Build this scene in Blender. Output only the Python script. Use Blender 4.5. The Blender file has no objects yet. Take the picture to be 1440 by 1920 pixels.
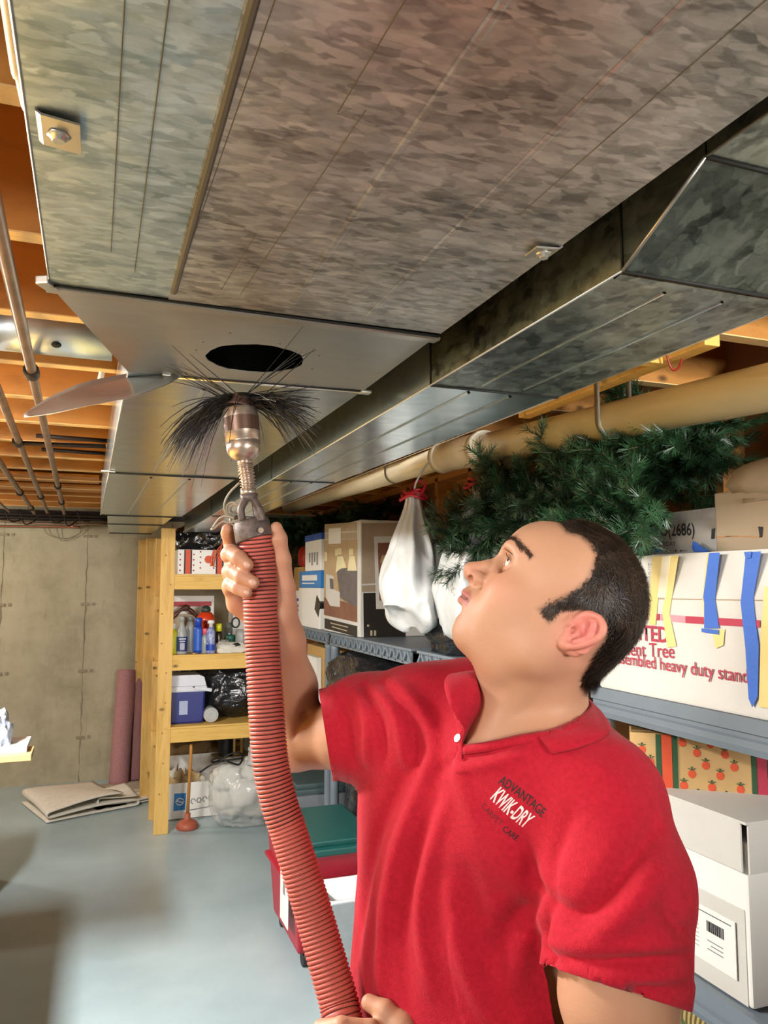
import bpy, bmesh, math, random
import numpy as np
from mathutils import Vector, Matrix, noise
from mathutils.bvhtree import BVHTree

random.seed(7); np.random.seed(7)
SC = bpy.context.scene
COL = SC.collection
R_ = math.radians

# ---------------------------------------------------------------- camera
CAM_Z = 1.58
PITCH, YAW, FPX = R_(5.4), R_(20.5), 1440.0
cd = bpy.data.cameras.new('camera'); cam = bpy.data.objects.new('camera', cd); COL.objects.link(cam)
cam.location = (0, 0, CAM_Z)
cam.rotation_euler = (R_(90) + PITCH, 0, -YAW)
cd.sensor_fit = 'VERTICAL'; cd.sensor_height = 36.0; cd.lens = 36.0 * FPX / 1920.0
cd.clip_start = 0.02; cd.clip_end = 60
SC.camera = cam

# ---------------------------------------------------------------- world and exposure
SC.view_settings.view_transform = 'Standard'; SC.view_settings.look = 'None'
SC.view_settings.gamma = 1.0; SC.view_settings.use_curve_mapping = False
SC.view_settings.exposure = 0.26
w = bpy.data.worlds.new('world'); SC.world = w; w.use_nodes = True
w.node_tree.nodes['Background'].inputs[0].default_value = (0.9, 0.85, 0.8, 1)
w.node_tree.nodes['Background'].inputs[1].default_value = 0.05

def area(name, loc, target, sx, sy, power, col):
    l = bpy.data.lights.new(name, 'AREA'); l.shape = 'RECTANGLE'; l.size = sx; l.size_y = sy
    l.energy = power; l.color = col
    o = bpy.data.objects.new(name, l); COL.objects.link(o); o.location = loc
    d = Vector(target) - Vector(loc)
    o.rotation_euler = d.to_track_quat('-Z', 'Y').to_euler()
    return o
def point(name, loc, rad, power, col):
    l = bpy.data.lights.new(name, 'POINT'); l.energy = power; l.color = col; l.shadow_soft_size = rad
    o = bpy.data.objects.new(name, l); COL.objects.link(o); o.location = loc
    return o
WARM = (1.0, 0.88, 0.72)
point('ceiling_lamp_light', (-1.0, 2.35, 2.06), 0.08, 15, (1.0, 0.95, 0.86))
area('shop_lamp_light', (-1.0, 2.3, 2.14), (-.55, 2.4, 0), 0.16, 1.0, 125, (1.0, 0.98, 0.94)).rotation_euler = (0, -.2, 0)
area('strip_lamp_light', (-1.45, -.2, 2.12), (0.40, 1.1, 1.3), 0.5, 0.5, 42, (1.0, 0.96, 0.90))
area('right_fill_light', (1.15, -1.6, 1.70), (1.33, 1.9, 1.92), 0.8, 0.6, 15, (1.0, 0.97, 0.93)).data.spread = R_(46)  # unseen narrow beam added to brighten the right shelves and drain pipe
point('far_wall_fill_light', (-1.7, 5.9, 2.0), 0.08, 50, (1.0, 0.93, 0.80))  # unseen point light added at the left to brighten the back wall

# ---------------------------------------------------------------- pixel helpers (photo landmarks to points at a real depth)
_f0 = np.array([math.sin(YAW), math.cos(YAW), 0.0]); VR = np.array([math.cos(YAW), -math.sin(YAW), 0.0]); _zz = np.array([0, 0, 1.0])
VF = _f0 * math.cos(PITCH) + _zz * math.sin(PITCH); VU = _zz * math.cos(PITCH) - _f0 * math.sin(PITCH)
VC = np.array([0, 0, CAM_Z])
def pt(px, py, D=None, X=None, Y=None, Z=None):
    r = VF + VR * (px - 720) / FPX + VU * (960 - py) / FPX
    t = D if D is not None else X / r[0] if X is not None else Y / r[1] if Y is not None else (Z - CAM_Z) / r[2]
    return VC + r * t
def proj(P):
    v = np.atleast_2d(P) - VC; d = v @ VF
    return np.stack([720 + FPX * (v @ VR) / d, 960 - FPX * (v @ VU) / d, d], 1)

# ---------------------------------------------------------------- materials
def lin(c):
    if isinstance(c, str):
        c = c.lstrip('#'); c = [int(c[i:i+2], 16) / 255 for i in (0, 2, 4)]
        return tuple((x / 12.92 if x <= .04045 else ((x + .055) / 1.055) ** 2.4) for x in c)
    return tuple(c)
MATS = {}
class Nt:
    def __init__(s, name):
        s.m = bpy.data.materials.new(name); s.m.use_nodes = True; s.t = s.m.node_tree; s.b = s.t.nodes['Principled BSDF']; s.co = None
    def n(s, t, **k):
        x = s.t.nodes.new(t)
        for a, v in k.items(): setattr(x, a, v)
        return x
    def l(s, a, b): s.t.links.new(a, b)
    def coord(s, scale=(1, 1, 1), rot=(0, 0, 0)):
        if s.co is None: s.co = s.n('ShaderNodeTexCoord')
        mp = s.n('ShaderNodeMapping'); mp.inputs['Scale'].default_value = scale; mp.inputs['Rotation'].default_value = rot
        s.l(s.co.outputs['Object'], mp.inputs[0]); return mp.outputs[0]
    def noise(s, vec, scale, detail=3, rough=.5, dist=0):
        x = s.n('ShaderNodeTexNoise'); x.inputs['Scale'].default_value = scale; x.inputs['Detail'].default_value = detail
        x.inputs['Roughness'].default_value = rough; x.inputs['Distortion'].default_value = dist; s.l(vec, x.inputs['Vector']); return x.outputs[0]
    def ramp(s, fac, stops):
        r = s.n('ShaderNodeValToRGB'); e = r.color_ramp.elements
        while len(e) < len(stops): e.new(.5)
        for i, (p, c) in enumerate(stops):
            e[i].position = p; e[i].color = tuple(lin(c)) + (1,)
        s.l(fac, r.inputs[0]); return r.outputs[0]
    def mix(s, fac, a, b, mode='MIX'):
        m = s.n('ShaderNodeMix', data_type='RGBA', blend_type=mode)
        if hasattr(fac, 'links') or hasattr(fac, 'is_linked'): s.l(fac, m.inputs[0])
        else: m.inputs[0].default_value = fac
        for v, i in ((a, 6), (b, 7)):
            if hasattr(v, 'is_linked'): s.l(v, m.inputs[i])
            else: m.inputs[i].default_value = tuple(lin(v)) + (1,)
        return m.outputs[2]
    def bump(s, h, strength=.3, dist=.01):
        b = s.n('ShaderNodeBump'); b.inputs['Strength'].default_value = strength; b.inputs['Distance'].default_value = dist
        s.l(h, b.inputs['Height']); s.l(b.outputs[0], s.b.inputs['Normal']); return b
    def set(s, **k):
        for a, v in k.items():
            i = s.b.inputs[a.replace('_', ' ')]
            if hasattr(v, 'is_linked'): s.l(v, i)
            elif isinstance(v, (tuple, str)) and i.type == 'RGBA': i.default_value = tuple(lin(v))[:3] + (1,)
            else: i.default_value = v

def mat(name, c, rough=.6, metal=0, c2=None, scale=20, bump=0, bscale=60, stretch=(1, 1, 1), **kw):
    """plain procedural material: colour with a soft variation, optional bump"""
    if name in MATS: return MATS[name]
    t = Nt(name); v = t.coord(stretch)
    c1 = lin(c)
    cc = lin(c2) if c2 else tuple(x * .86 for x in c1)
    t.set(Base_Color=t.ramp(t.noise(v, scale, 4, .6), [(.3, cc), (.7, c1)]), Roughness=rough, Metallic=metal)
    if bump: t.bump(t.noise(v, bscale, 4, .6), bump, .004)
    for a, b in kw.items(): t.set(**{a: b})
    MATS[name] = t.m; return t.m

def wood(name, c1, c2, grain=(1, 12, 12), knots=True, rough=.6):
    t = Nt(name); v = t.coord(grain)
    g = t.noise(v, 3.5, 6, .65, .8)
    col = t.ramp(g, [(.25, c2), (.5, c1), (.8, tuple(min(1, x * 1.12) for x in lin(c1)))])
    if knots:
        vo = t.n('ShaderNodeTexVoronoi'); vo.inputs['Scale'].default_value = 1.0
        t.l(t.coord((5.0, 9, 9)), vo.inputs['Vector'])
        k = t.ramp(vo.outputs['Distance'], [(.05, (1, 1, 1)), (.13, (0, 0, 0))])
        col = t.mix(k, col, tuple(x * .32 for x in lin(c2)))
    t.set(Base_Color=col, Roughness=rough); t.bump(g, .15, .002)
    MATS[name] = t.m; return t.m

def galv(name, dark, light, rough=.34, scale=60, metal=.9, spang=1.0, stretch=(.5, 1.25, 1)):
    """zinc spangle: soft-edged small crystal flakes of slightly different tone and gloss"""
    t = Nt(name); v = t.coord(stretch)
    nz = t.n('ShaderNodeTexNoise'); nz.inputs['Scale'].default_value = 55; nz.inputs['Detail'].default_value = 2; t.l(v, nz.inputs['Vector'])
    add = t.mix(.022, v, nz.outputs['Color'], 'ADD')
    seps = []
    for sc in (scale, scale*.5):
        vo = t.n('ShaderNodeTexVoronoi', feature='SMOOTH_F1'); vo.inputs['Scale'].default_value = sc; vo.inputs['Smoothness'].default_value = .35; t.l(add, vo.inputs['Vector'])
        sp = t.n('ShaderNodeSeparateColor'); t.l(vo.outputs['Color'], sp.inputs[0]); seps.append(sp)
    def madd(a_, k, c=None):
        m = t.n('ShaderNodeMath', operation='MULTIPLY_ADD'); t.l(a_, m.inputs[0]); m.inputs[1].default_value = k
        if c is None: m.inputs[2].default_value = 0
        else: t.l(c, m.inputs[2])
        return m.outputs[0]
    f = madd(seps[0].outputs[0], .26); f = madd(seps[1].outputs[1], .12, f); f = madd(t.noise(t.coord((.6, 1.1, 1)), 9, 9, .72), .95, f)
    D, L = lin(dark), lin(light); md = tuple((a + b) / 2 for a, b in zip(D, L))
    col = t.ramp(f, [(.44, D), (.64, md), (.86, L)])
    if spang < .5: col = t.mix(.75, col, md)
    else: col = t.mix(t.ramp(seps[0].outputs[2], [(.80, (0, 0, 0)), (.93, (.30, .30, .30))]), col, tuple(min(1, x*1.25) for x in L))
    rr = t.n('ShaderNodeMapRange'); rr.inputs['To Min'].default_value = rough; rr.inputs['To Max'].default_value = rough + .14 * spang; t.l(seps[0].outputs[1], rr.inputs['Value'])
    t.set(Base_Color=col, Metallic=metal, Roughness=rr.outputs[0])
    t.bump(t.noise(t.coord((1, 1, 1)), 3.5, 2, .5), .12, .03)
    MATS[name] = t.m; return t.m

# ---------------------------------------------------------------- mesh helpers
def new_obj(name, me, m=None, parent=None):
    o = bpy.data.objects.new(name, me); COL.objects.link(o)
    if m is not None and not me.materials:
        for x in (m if isinstance(m, (list, tuple)) else [m]): me.materials.append(x)
    if parent is not None: o.parent = parent
    return o
def ob(name, bm, m, parent=None, smooth=False, loc=None, w=None):
    """bm -> one mesh object; w = thing whose location is taken off the vertices (shape given in world space)"""
    if w is not None: bmesh.ops.translate(bm, verts=bm.verts, vec=-Vector(w.location)); parent = w
    me = bpy.data.meshes.new(name); bm.to_mesh(me); bm.free()
    if smooth: me.shade_smooth()
    o = new_obj(name, me, m, parent)
    if loc is not None: o.location = loc
    return o
def tag(o, label=None, cat=None, group=None, kind=None):
    for k, v in (('label', label), ('category', cat), ('group', group), ('kind', kind)):
        if v: o[k] = v
    return o
def thing(name, label, cat, loc=(0, 0, 0), rz=0, group=None):
    o = bpy.data.objects.new(name, None); COL.objects.link(o); o.empty_display_size = .05
    o.location = loc; o.rotation_euler = (0, 0, rz); return tag(o, label, cat, group)
def B(): return bmesh.new()
def box(bm, x0, x1, y0, y1, z0, z1, bev=0, rot=None, piv=None, mi=0):
    r = bmesh.ops.create_cube(bm, size=1)['verts']
    for v in r: v.co = Vector((x0 + (v.co.x + .5) * (x1 - x0), y0 + (v.co.y + .5) * (y1 - y0), z0 + (v.co.z + .5) * (z1 - z0)))
    fs = set(f for v in r for f in v.link_faces)
    if bev:
        es = list(set(e for v in r for e in v.link_edges))
        q = bmesh.ops.bevel(bm, geom=es, offset=bev, segments=2, profile=.6, affect='EDGES')
        r = list(set(v for f in q['faces'] for v in f.verts)); fs = set(f for v in r for f in v.link_faces)
    for f in fs: f.material_index = mi
    if rot is not None:
        bmesh.ops.rotate(bm, verts=r, cent=piv or Vector(((x0+x1)/2, (y0+y1)/2, (z0+z1)/2)), matrix=rot)
    return r
def tube(bm, pts, r, seg=12, cap=True, mi=0, ref=None):
    P = [Vector(p) for p in pts]; n = len(P)
    rs = r if isinstance(r, (list, tuple, np.ndarray)) else [r] * n
    rings = []; up = None
    for i in range(n):
        t = (P[min(i+1, n-1)] - P[max(i-1, 0)])
        if t.length < 1e-9: t = Vector((0, 0, 1))
        t.normalize()
        if up is None:
            up = Vector(ref) if ref else (Vector((0, 0, 1)) if abs(t.z) < .9 else Vector((0, 1, 0)))
        u = (up - t * up.dot(t)); u.normalize(); up = u; v = t.cross(u)
        rings.append([bm.verts.new(P[i] + (u * math.cos(2*math.pi*k/seg) + v * math.sin(2*math.pi*k/seg)) * rs[i]) for k in range(seg)])
    for i in range(n-1):
        for k in range(seg):
            f = bm.faces.new((rings[i][k], rings[i][(k+1) % seg], rings[i+1][(k+1) % seg], rings[i+1][k])); f.material_index = mi; f.smooth = True
    if cap:
        bm.faces.new(rings[0][::-1]).material_index = mi; bm.faces.new(rings[-1]).material_index = mi
    return rings
def lathe(bm, prof, seg=28, c=(0, 0, 0), mi=0, cap=True, sx=1, sy=1):
    rings = []
    for r, z in prof:
        rings.append([bm.verts.new((c[0] + r*sx*math.cos(2*math.pi*k/seg), c[1] + r*sy*math.sin(2*math.pi*k/seg), c[2] + z)) for k in range(seg)])
    for i in range(len(prof)-1):
        for k in range(seg):
            f = bm.faces.new((rings[i][k], rings[i][(k+1) % seg], rings[i+1][(k+1) % seg], rings[i+1][k])); f.material_index = mi; f.smooth = True
    if cap:
        bm.faces.new(rings[0][::-1]).material_index = mi; bm.faces.new(rings[-1]).material_index = mi
    return rings
def grid_surf(bm, P, closed_u=False, mi=0, smooth=True):
    """P[i][j] points -> quads"""
    V = [[bm.verts.new(p) for p in row] for row in P]
    m = len(V[0])
    for i in range(len(V)-1):
        for j in range(m if closed_u else m-1):
            f = bm.faces.new((V[i][j], V[i][(j+1) % m], V[i+1][(j+1) % m], V[i+1][j])); f.material_index = mi; f.smooth = smooth
    return V
def solid(bm, t):
    bmesh.ops.recalc_face_normals(bm, faces=bm.faces)
    bmesh.ops.solidify(bm, geom=list(bm.faces), thickness=t)
def prism(bm, poly, axis, a, b, mi=0):
    """extrude 2D poly along axis between a and b; poly coordinates are the two other axes in order"""
    def mk(p, t):
        q = list(p); q.insert(axis, t); return q
    A = [bm.verts.new(mk(p, a)) for p in poly]; Bv = [bm.verts.new(mk(p, b)) for p in poly]; n = len(poly)
    fs = [bm.faces.new(A), bm.faces.new(Bv[::-1])]
    for i in range(n): fs.append(bm.faces.new((A[i], Bv[i], Bv[(i+1) % n], A[(i+1) % n])))
    for f in fs: f.material_index = mi
    bmesh.ops.recalc_face_normals(bm, faces=fs)
def smoothpath(pts, n=8):
    P = [np.array(p, float) for p in pts]; P = [2*P[0]-P[1]] + P + [2*P[-1]-P[-2]]; out = []
    for i in range(1, len(P)-2):
        for k in range(n):
            t = k / n; a, b, c, d = P[i-1], P[i], P[i+1], P[i+2]
            out.append(.5*((2*b) + (c-a)*t + (2*a-5*b+4*c-d)*t*t + (3*b-a-3*c+d)*t**3))
    out.append(P[-2]); return out
def text_bm(s, bold=0.0, extrude=0.0, align='CENTER', shear=0):
    cu = bpy.data.curves.new('lettering', 'FONT'); cu.body = s; cu.size = 1; cu.align_x = align; cu.offset = bold; cu.extrude = extrude
    cu.resolution_u = 3; cu.shear = shear
    o = bpy.data.objects.new('lettering', cu); COL.objects.link(o)
    dg = bpy.context.evaluated_depsgraph_get(); me = bpy.data.meshes.new_from_object(o.evaluated_get(dg))
    bm = B(); bm.from_mesh(me); bpy.data.objects.remove(o); bpy.data.meshes.remove(me); bpy.data.curves.remove(cu)
    return bm
def lettering(parent, s, org, xd, yd, h, m, width=None, bold=0.0, name='lettering', w=None, align='CENTER'):
    bm = text_bm(s, bold, align=align); xs = [v.co.x for v in bm.verts]
    k = (width / (max(xs) - min(xs))) if width else h
    o_, X, Y = Vector(org), Vector(xd).normalized(), Vector(yd).normalized()
    for v in bm.verts: v.co = o_ + X * (v.co.x * k) + Y * (v.co.y * h / .7)
    return ob(name, bm, m, parent, w=w)
def copytree(o, parent=None):
    c = o.copy(); COL.objects.link(c); c.parent = parent
    for ch in [x for x in bpy.data.objects if x.parent is o]: copytree(ch, c)
    return c
def smoothstep(a, b, x): 
    t = np.clip((x - a) / (b - a), 0, 1); return t * t * (3 - 2 * t)
# ================================================================ materials of the setting
M_floor = Nt('painted_floor')
_v = M_floor.coord(); _n = M_floor.noise(_v, 1.6, 5, .6); _c = M_floor.ramp(_n, [(.3, '#93a6ac'), (.7, '#a9bcc0')])
_s = M_floor.noise(M_floor.coord((5, 1, 1)), 7, 6, .75)
_c = M_floor.mix(M_floor.ramp(_s, [(.655, (0, 0, 0)), (.70, (.6, .6, .6))]), _c, '#cfd6d8')
M_floor.set(Base_Color=_c, Roughness=.33, Specular_IOR_Level=.5); M_floor.bump(M_floor.noise(_v, 45, 4), .06, .004)
M_floor = M_floor.m
M_conc = Nt('poured_concrete')
_v = M_conc.coord(); _n = M_conc.noise(_v, 2.2, 8, .68); _c = M_conc.ramp(_n, [(.30, '#918b73'), (.5, '#aaa288'), (.72, '#bab29b')])
_st = M_conc.noise(M_conc.coord((9, 1, 1.2)), 3, 5, .6)
_c = M_conc.mix(M_conc.ramp(_st, [(.60, (0, 0, 0)), (.75, (.5, .5, .5))]), _c, '#8a8371')
M_conc.set(Base_Color=_c, Roughness=.85); M_conc.bump(M_conc.noise(_v, 30, 8, .7), .35, .006)
M_conc = M_conc.m
M_seam = mat('concrete_seam', '#948b74', .9, bump=.3)
M_osb = Nt('strand_board')
_v = M_osb.coord((1, 6, 6)); _n = M_osb.noise(_v, 14, 6, .7, .5); M_osb.set(Base_Color=M_osb.ramp(_n, [(.3, '#a8661f'), (.55, '#c98434'), (.8, '#dca055')]), Roughness=.6); M_osb = M_osb.m
M_ply = wood('orange_joist_wood', '#b67e3b', '#9f692b', (1.5, 5, 5), True)
M_lit_edge = wood('joist_wood_lit_below', '#e6c184', '#cf9f5c', (1, 14, 14), False)  # pale colour imitates light from below on the joist undersides
M_lumber = wood('yellow_lumber', '#dcb264', '#c0923f', (9, 9, 1.1), True)
M_lumberx = wood('yellow_lumber_long', '#dcb25c', '#c49640', (1.1, 9, 9), True)
M_stud = wood('brown_stud', '#a87238', '#7e4f22', (10, 10, 1), True)
M_sheath = wood('brown_sheathing', '#8e5f30', '#6b4420', (5, 1, 2), True)
M_black = mat('black_paint', '#141414', .5)
M_iron = mat('brown_iron_pipe', '#9b7f6a', .38, .55, c2='#6c5646', scale=12)
M_irond = mat('black_iron_fitting', '#2e2522', .6, .3)
M_copper = mat('dull_copper', '#b0705a', .4, .8)
M_galvA = galv('galvanized_near', '#76746e', '#cfcec8', .36, 105, .76)
M_galvL = galv('galvanized_pale_reflection', '#8a9da1', '#cfdfe2', .36, 105, .74)  # paler blue tint stands in for the room reflected in the sheet
M_galvP = galv('galvanized_plain', '#a3a19a', '#c0bfb8', .32, 40, .84, .25)
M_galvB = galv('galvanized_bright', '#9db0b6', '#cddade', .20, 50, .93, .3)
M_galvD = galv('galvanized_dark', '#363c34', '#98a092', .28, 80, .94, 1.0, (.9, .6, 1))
M_line = mat('scribed_line', '#716d63', .5, .5)
M_edge = mat('bright_sheet_edge', '#d8d6cb', .35, .8)
M_hole = mat('duct_inside', '#20201e', .7, .3)

# ================================================================ the room shell
def struct(name, bm, m, parent=None, smooth=False):
    o = ob(name, bm, m, parent, smooth)
    if parent is None: o['kind'] = 'structure'
    return o
XL, XR, YN, YF, ZC, ZJ = -3.0, 1.80, -2.6, 6.82, 2.43, 2.18
b = B(); box(b, XL-.2, XR+.2, YN-.2, YF+.2, -.12, 0); struct('floor', b, M_floor)
b = B(); box(b, XL-.2, XR+.2, YN-.2, YF+.2, ZC, ZC+.03); ceiling = struct('ceiling', b, M_osb)
b = B(); box(b, XL-.2, XR+.2, YF, YF+.2, 0, ZC); wall_back = struct('wall_back', b, M_conc)
for sx in (-2.16, -1.42, -.70, -.075, .60, 1.25):      # form seams cast proud of the wall, with tie marks
    b = B(); z = 0.0; w0 = .006
    pts = []
    while z < 2.12:
        pts.append((sx + random.uniform(-.006, .006), YF + random.uniform(-.001, .003), z)); z += .06
    tube(b, pts, [random.uniform(.003, .008) for _ in pts], 6)
    ob('form_seam', b, M_seam, wall_back)
    for zt in (.35, .88, 1.42, 1.98):
        b = B(); box(b, sx-.035, sx+.03, YF-.010, YF, zt-.012, zt+.010, .004)
        lathe(b, [(.016, -.012), (.012, .0)], 10, (0, 0, 0)) if False else None
        box(b, sx+.05, sx+.075, YF-.006, YF, zt-.012, zt+.012, .003)
        ob('tie_mark', b, M_seam, wall_back)
b = B(); box(b, XL-.2, XL, YN, YF, 0, ZC); struct('wall_left', b, M_conc)
b = B(); box(b, XL-.2, XR+.2, YN-.2, YN, 0, ZC); struct('wall_front', b, M_conc)
b = B(); box(b, XR+.02, XR+.2, YN, YF, 0, ZC); wall_right = struct('wall_right', b, M_sheath)
y = -2.3
while y < YF:
    b = B(); box(b, XR-.07, XR+.02, y, y+.04, 0, 2.16, .002); ob('stud', b, M_stud, wall_right); y += .406
b = B(); box(b, XR-.07, XR+.02, YN, YF, 2.14, 2.18, .002); ob('top_plate', b, M_stud, wall_right)
b = B(); box(b, XL, XR, YF-.04, YF+.1, 2.12, 2.18, .003); ob('sill_plate', b, M_irond, wall_back)

# floor joists: solid boards, undersides painted pale as lit from below, each one a piece of the ceiling
y = -2.36
web = B(); box(web, XL, XR+.02, -.019, .019, ZJ+.003, ZC-.001)
webm = bpy.data.meshes.new('joist'); web.to_mesh(webm); web.free(); webm.materials.append(M_ply)
lit_edge = B(); box(lit_edge, XL, XR+.02, -.0195, .0195, ZJ, ZJ+.0029)
lit_edge_mesh = bpy.data.meshes.new('lit_bottom_edge'); lit_edge.to_mesh(lit_edge_mesh); lit_edge.free(); lit_edge_mesh.materials.append(M_lit_edge)  # pale strip puts the light from below into the joist's colour
n = 0
while y < YF - .1:
    j = new_obj('joist', webm, parent=ceiling); j.location = (0, y, 0)
    new_obj('lit_bottom_edge', lit_edge_mesh, parent=j)
    y += .42; n += 1
b = B(); box(b, .62, 1.30, 1.50, 1.538, 2.125, 2.175, .003); ob('cleat_board', b, M_lumberx, ceiling)
b = B(); box(b, 1.30, 1.345, 1.36, 2.2, 2.132, 2.178, .003); ob('nailer', b, M_lumberx, ceiling)
for ys, x0, x1 in ((4.62, -1.6, .0), (5.1, -1.6, .02)):
    b = B(); box(b, x0, x1, ys, ys+.30, 2.185, 2.20); ob('blocking_panel', b, M_osb, ceiling)

# ================================================================ the near duct trunk
def duct_quad(bm, a, b_, c, d): bm.faces.new([bm.verts.new(p) for p in (a, b_, c, d)])
def sheet(name, pts, m, parent, t=.0012):
    b = B(); b.faces.new([b.verts.new(p) for p in pts]); solid(b, t); return ob(name, b, m, w=parent)
ZB, ZT = 1.96, 2.165
T = thing('main_air_duct', 'wide galvanized sheet metal air duct overhead with the round cut hole', 'duct', (0.2, 1.0, ZB))
# sections: (y0, xl0, xr0, y1, xl1, xr1, material)
def section(y0, l0, r0, y1, l1, r1, m, name='duct_section', bottom=True, zb0=ZB, zb1=ZB, zt=ZT, T=T, side=None):
    b = B()
    if bottom: duct_quad(b, (l0, y0, zb0), (r0, y0, zb0), (r1, y1, zb1), (l1, y1, zb1))
    for x0, x1 in ((l0, l1), (r0, r1)): duct_quad(b, (x0, y0, zb0), (x1, y1, zb1), (x1, y1, zt), (x0, y0, zt))
    duct_quad(b, (l0, y0, zt), (r0, y0, zt), (r1, y1, zt), (l1, y1, zt))
    return ob(name, b, m, w=T)
section(-2.4, -.053, .477, 1.035, -.067, .477, M_galvA, bottom=False)
sheet('bottom_panel', [(-.053, -2.4, ZB), (.090, -2.4, ZB), (.083, 1.03, ZB), (-.067, 1.03, ZB)], M_galvL, T)  # left sheet carries the reflection in its colour
sheet('bottom_panel', [(.082, -2.4, ZB-.0018), (.477, -2.4, ZB-.0018), (.477, 1.03, ZB-.0018), (.078, 1.03, ZB-.0018)], M_galvA, T)
def bead(x0, y0, x1, y1, wd=.005, h=.0022, z=ZB-.002, m=None, name='stiffening_bead', T=T):
    b = B(); d = Vector((x1-x0, y1-y0, 0)).normalized(); s = Vector((-d.y, d.x, 0)) * wd
    P = [[Vector((x, y_, z)) - s, Vector((x, y_, z-h)) - s*.4, Vector((x, y_, z-h)) + s*.4, Vector((x, y_, z)) + s] for x, y_ in ((x0, y0), (x1, y1))]
    grid_surf(b, P, smooth=False); return ob(name, b, m or M_galvA, w=T)
for xa, ya, xb, yb, wd, h_, m_ in ((.235, -2.3, .237, .99, .0045, .0007, M_galvA), (.348, -2.3, .348, .995, .0040, .0008, M_galvA)):
    bead(xa, ya, xb, yb, wd, h_, m=m_)
for xa, ya, xb, yb in ((.165, -2.3, .085, .93), (.034, -2.3, .032, .95), (.30, -2.3, .17, .56), (.150, .80, .139, .97), (.40, -2.3, .395, .66), (.19, .55, .165, .98), (.010, -1.0, .004, .9)):
    bead(xa, ya, xb, yb, .0005, .0003, m=M_line, name='scribed_line')
bead(.0905, -2.3, .083, 1.0, .004, .0035, m=M_line, name='lap_seam')
# edge strips (bright folded corner) and cross cleats
def strip(name, a, b_, wd, th, m, T=T):
    b = B(); tube(b, [a, b_], wd, 6); o = ob(name, b, m, w=T); return o
strip('corner_edge', (-.053, -2.4, ZB), (-.067, 1.03, ZB), .0014, .002, M_galvP)
strip('corner_edge', (.477, -2.4, ZB), (.477, 1.04, ZB), .0016, .002, M_galvD)
# transition piece with the round hole: four-cornered outline bridged to a circle
hc = np.array([.240, 1.262]); hr_ = .081
outl = [(-.067, 1.035), (.477, 1.042), (.480, 1.395), (.042, 1.420)]
def outer_point(a):
    d = np.array([math.cos(a), math.sin(a)]); best = 9
    for i in range(4):
        p, q = np.array(outl[i]), np.array(outl[(i+1) % 4]); e = q - p
        den = d[0]*e[1] - d[1]*e[0]
        if abs(den) < 1e-9: continue
        w_ = p - hc; t = (w_[0]*e[1] - w_[1]*e[0]) / den; u = (w_[0]*d[1] - w_[1]*d[0]) / den
        if t > 0 and -1e-6 <= u <= 1+1e-6: best = min(best, t)
    return hc + d * best
angs = sorted([2*math.pi*k/72 for k in range(72)] + [math.atan2(q[1]-hc[1], q[0]-hc[0]) % (2*math.pi) for q in outl])
b = B(); rows = []
for a in angs:
    wob = 1 + .012*math.sin(7*a) + .008*math.sin(17*a)
    ip = hc + hr_*wob*np.array([math.cos(a), math.sin(a)]); op = outer_point(a)
    rows.append([b.verts.new((ip[0], ip[1], ZB)), b.verts.new((op[0], op[1], ZB))])
for i in range(len(rows)):
    j = (i+1) % len(rows); b.faces.new((rows[i][0], rows[i][1], rows[j][1], rows[j][0]))
solid(b, .0012); ob('reducer_panel', b, M_galvP, w=T)
b = B(); duct_quad(b, (-.067, 1.035, ZB), (.042, 1.42, ZB), (.042, 1.42, ZT), (-.067, 1.035, ZT)); duct_quad(b, (.477, 1.04, ZB), (.48, 1.395, ZB), (.48, 1.395, ZT), (.477, 1.04, ZT))
duct_quad(b, (-.067, 1.035, ZT), (.477, 1.04, ZT), (.48, 1.4, ZT), (.042, 1.42, ZT)); ob('duct_section', b, M_galvP, w=T)
# inside walls seen through the hole are the dark unlit duct
def cleat(a, b_, wd=.017, T=T, z=ZB, m=None, h=.005):
    b = B(); A, Bb = Vector(a), Vector(b_); d = (Bb-A).normalized(); s = Vector((-d.y, d.x, 0))*wd
    nn = 24; P = []
    for i in range(nn+1):
        c = A.lerp(Bb, i/nn); P.append([c + Vector((0, 0, z)), c + s*.12 + Vector((0, 0, z-h)), c + s*.9 + Vector((0, 0, z-h*.7)), c + s + Vector((0, 0, z))])
    grid_surf(b, P, smooth=False); return ob('slip_cleat', b, m or M_galvP, w=T)
cleat((.486, 1.050, 0), (-.072, 1.034, 0), -.026, h=.004)
b = B(); box(b, -.078, -.060, 1.018, 1.048, ZB-.005, ZB+.006, .002, Matrix.Rotation(-.5, 3, 'Z')); ob('cleat_tab', b, M_galvP, w=T)
strip('cleat_gap', (-.066, 1.029, ZB-.003), (.478, 1.040, ZB-.003), .0022, .002, M_hole)
for (cy, l, r, w_) in ((1.42, .042, .481, .012),):
    strip('cleat_gap', (.11, 1.414, ZB-.001), (.481, 1.400, ZB-.001), .0024, 0, M_hole)
    strip('slip_cleat', (.11, 1.424, ZB-.002), (.490, 1.408, ZB-.002), .003, 0, M_edge)
b = B(); box(b, .100, .116, 1.408, 1.424, ZB-.005, ZB, .002); ob('cleat_tab', b, M_edge, w=T)
b = B(); box(b, .474, .495, 1.392, 1.412, ZB-.006, ZB, .002); ob('cleat_tab', b, M_edge, w=T)
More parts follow.
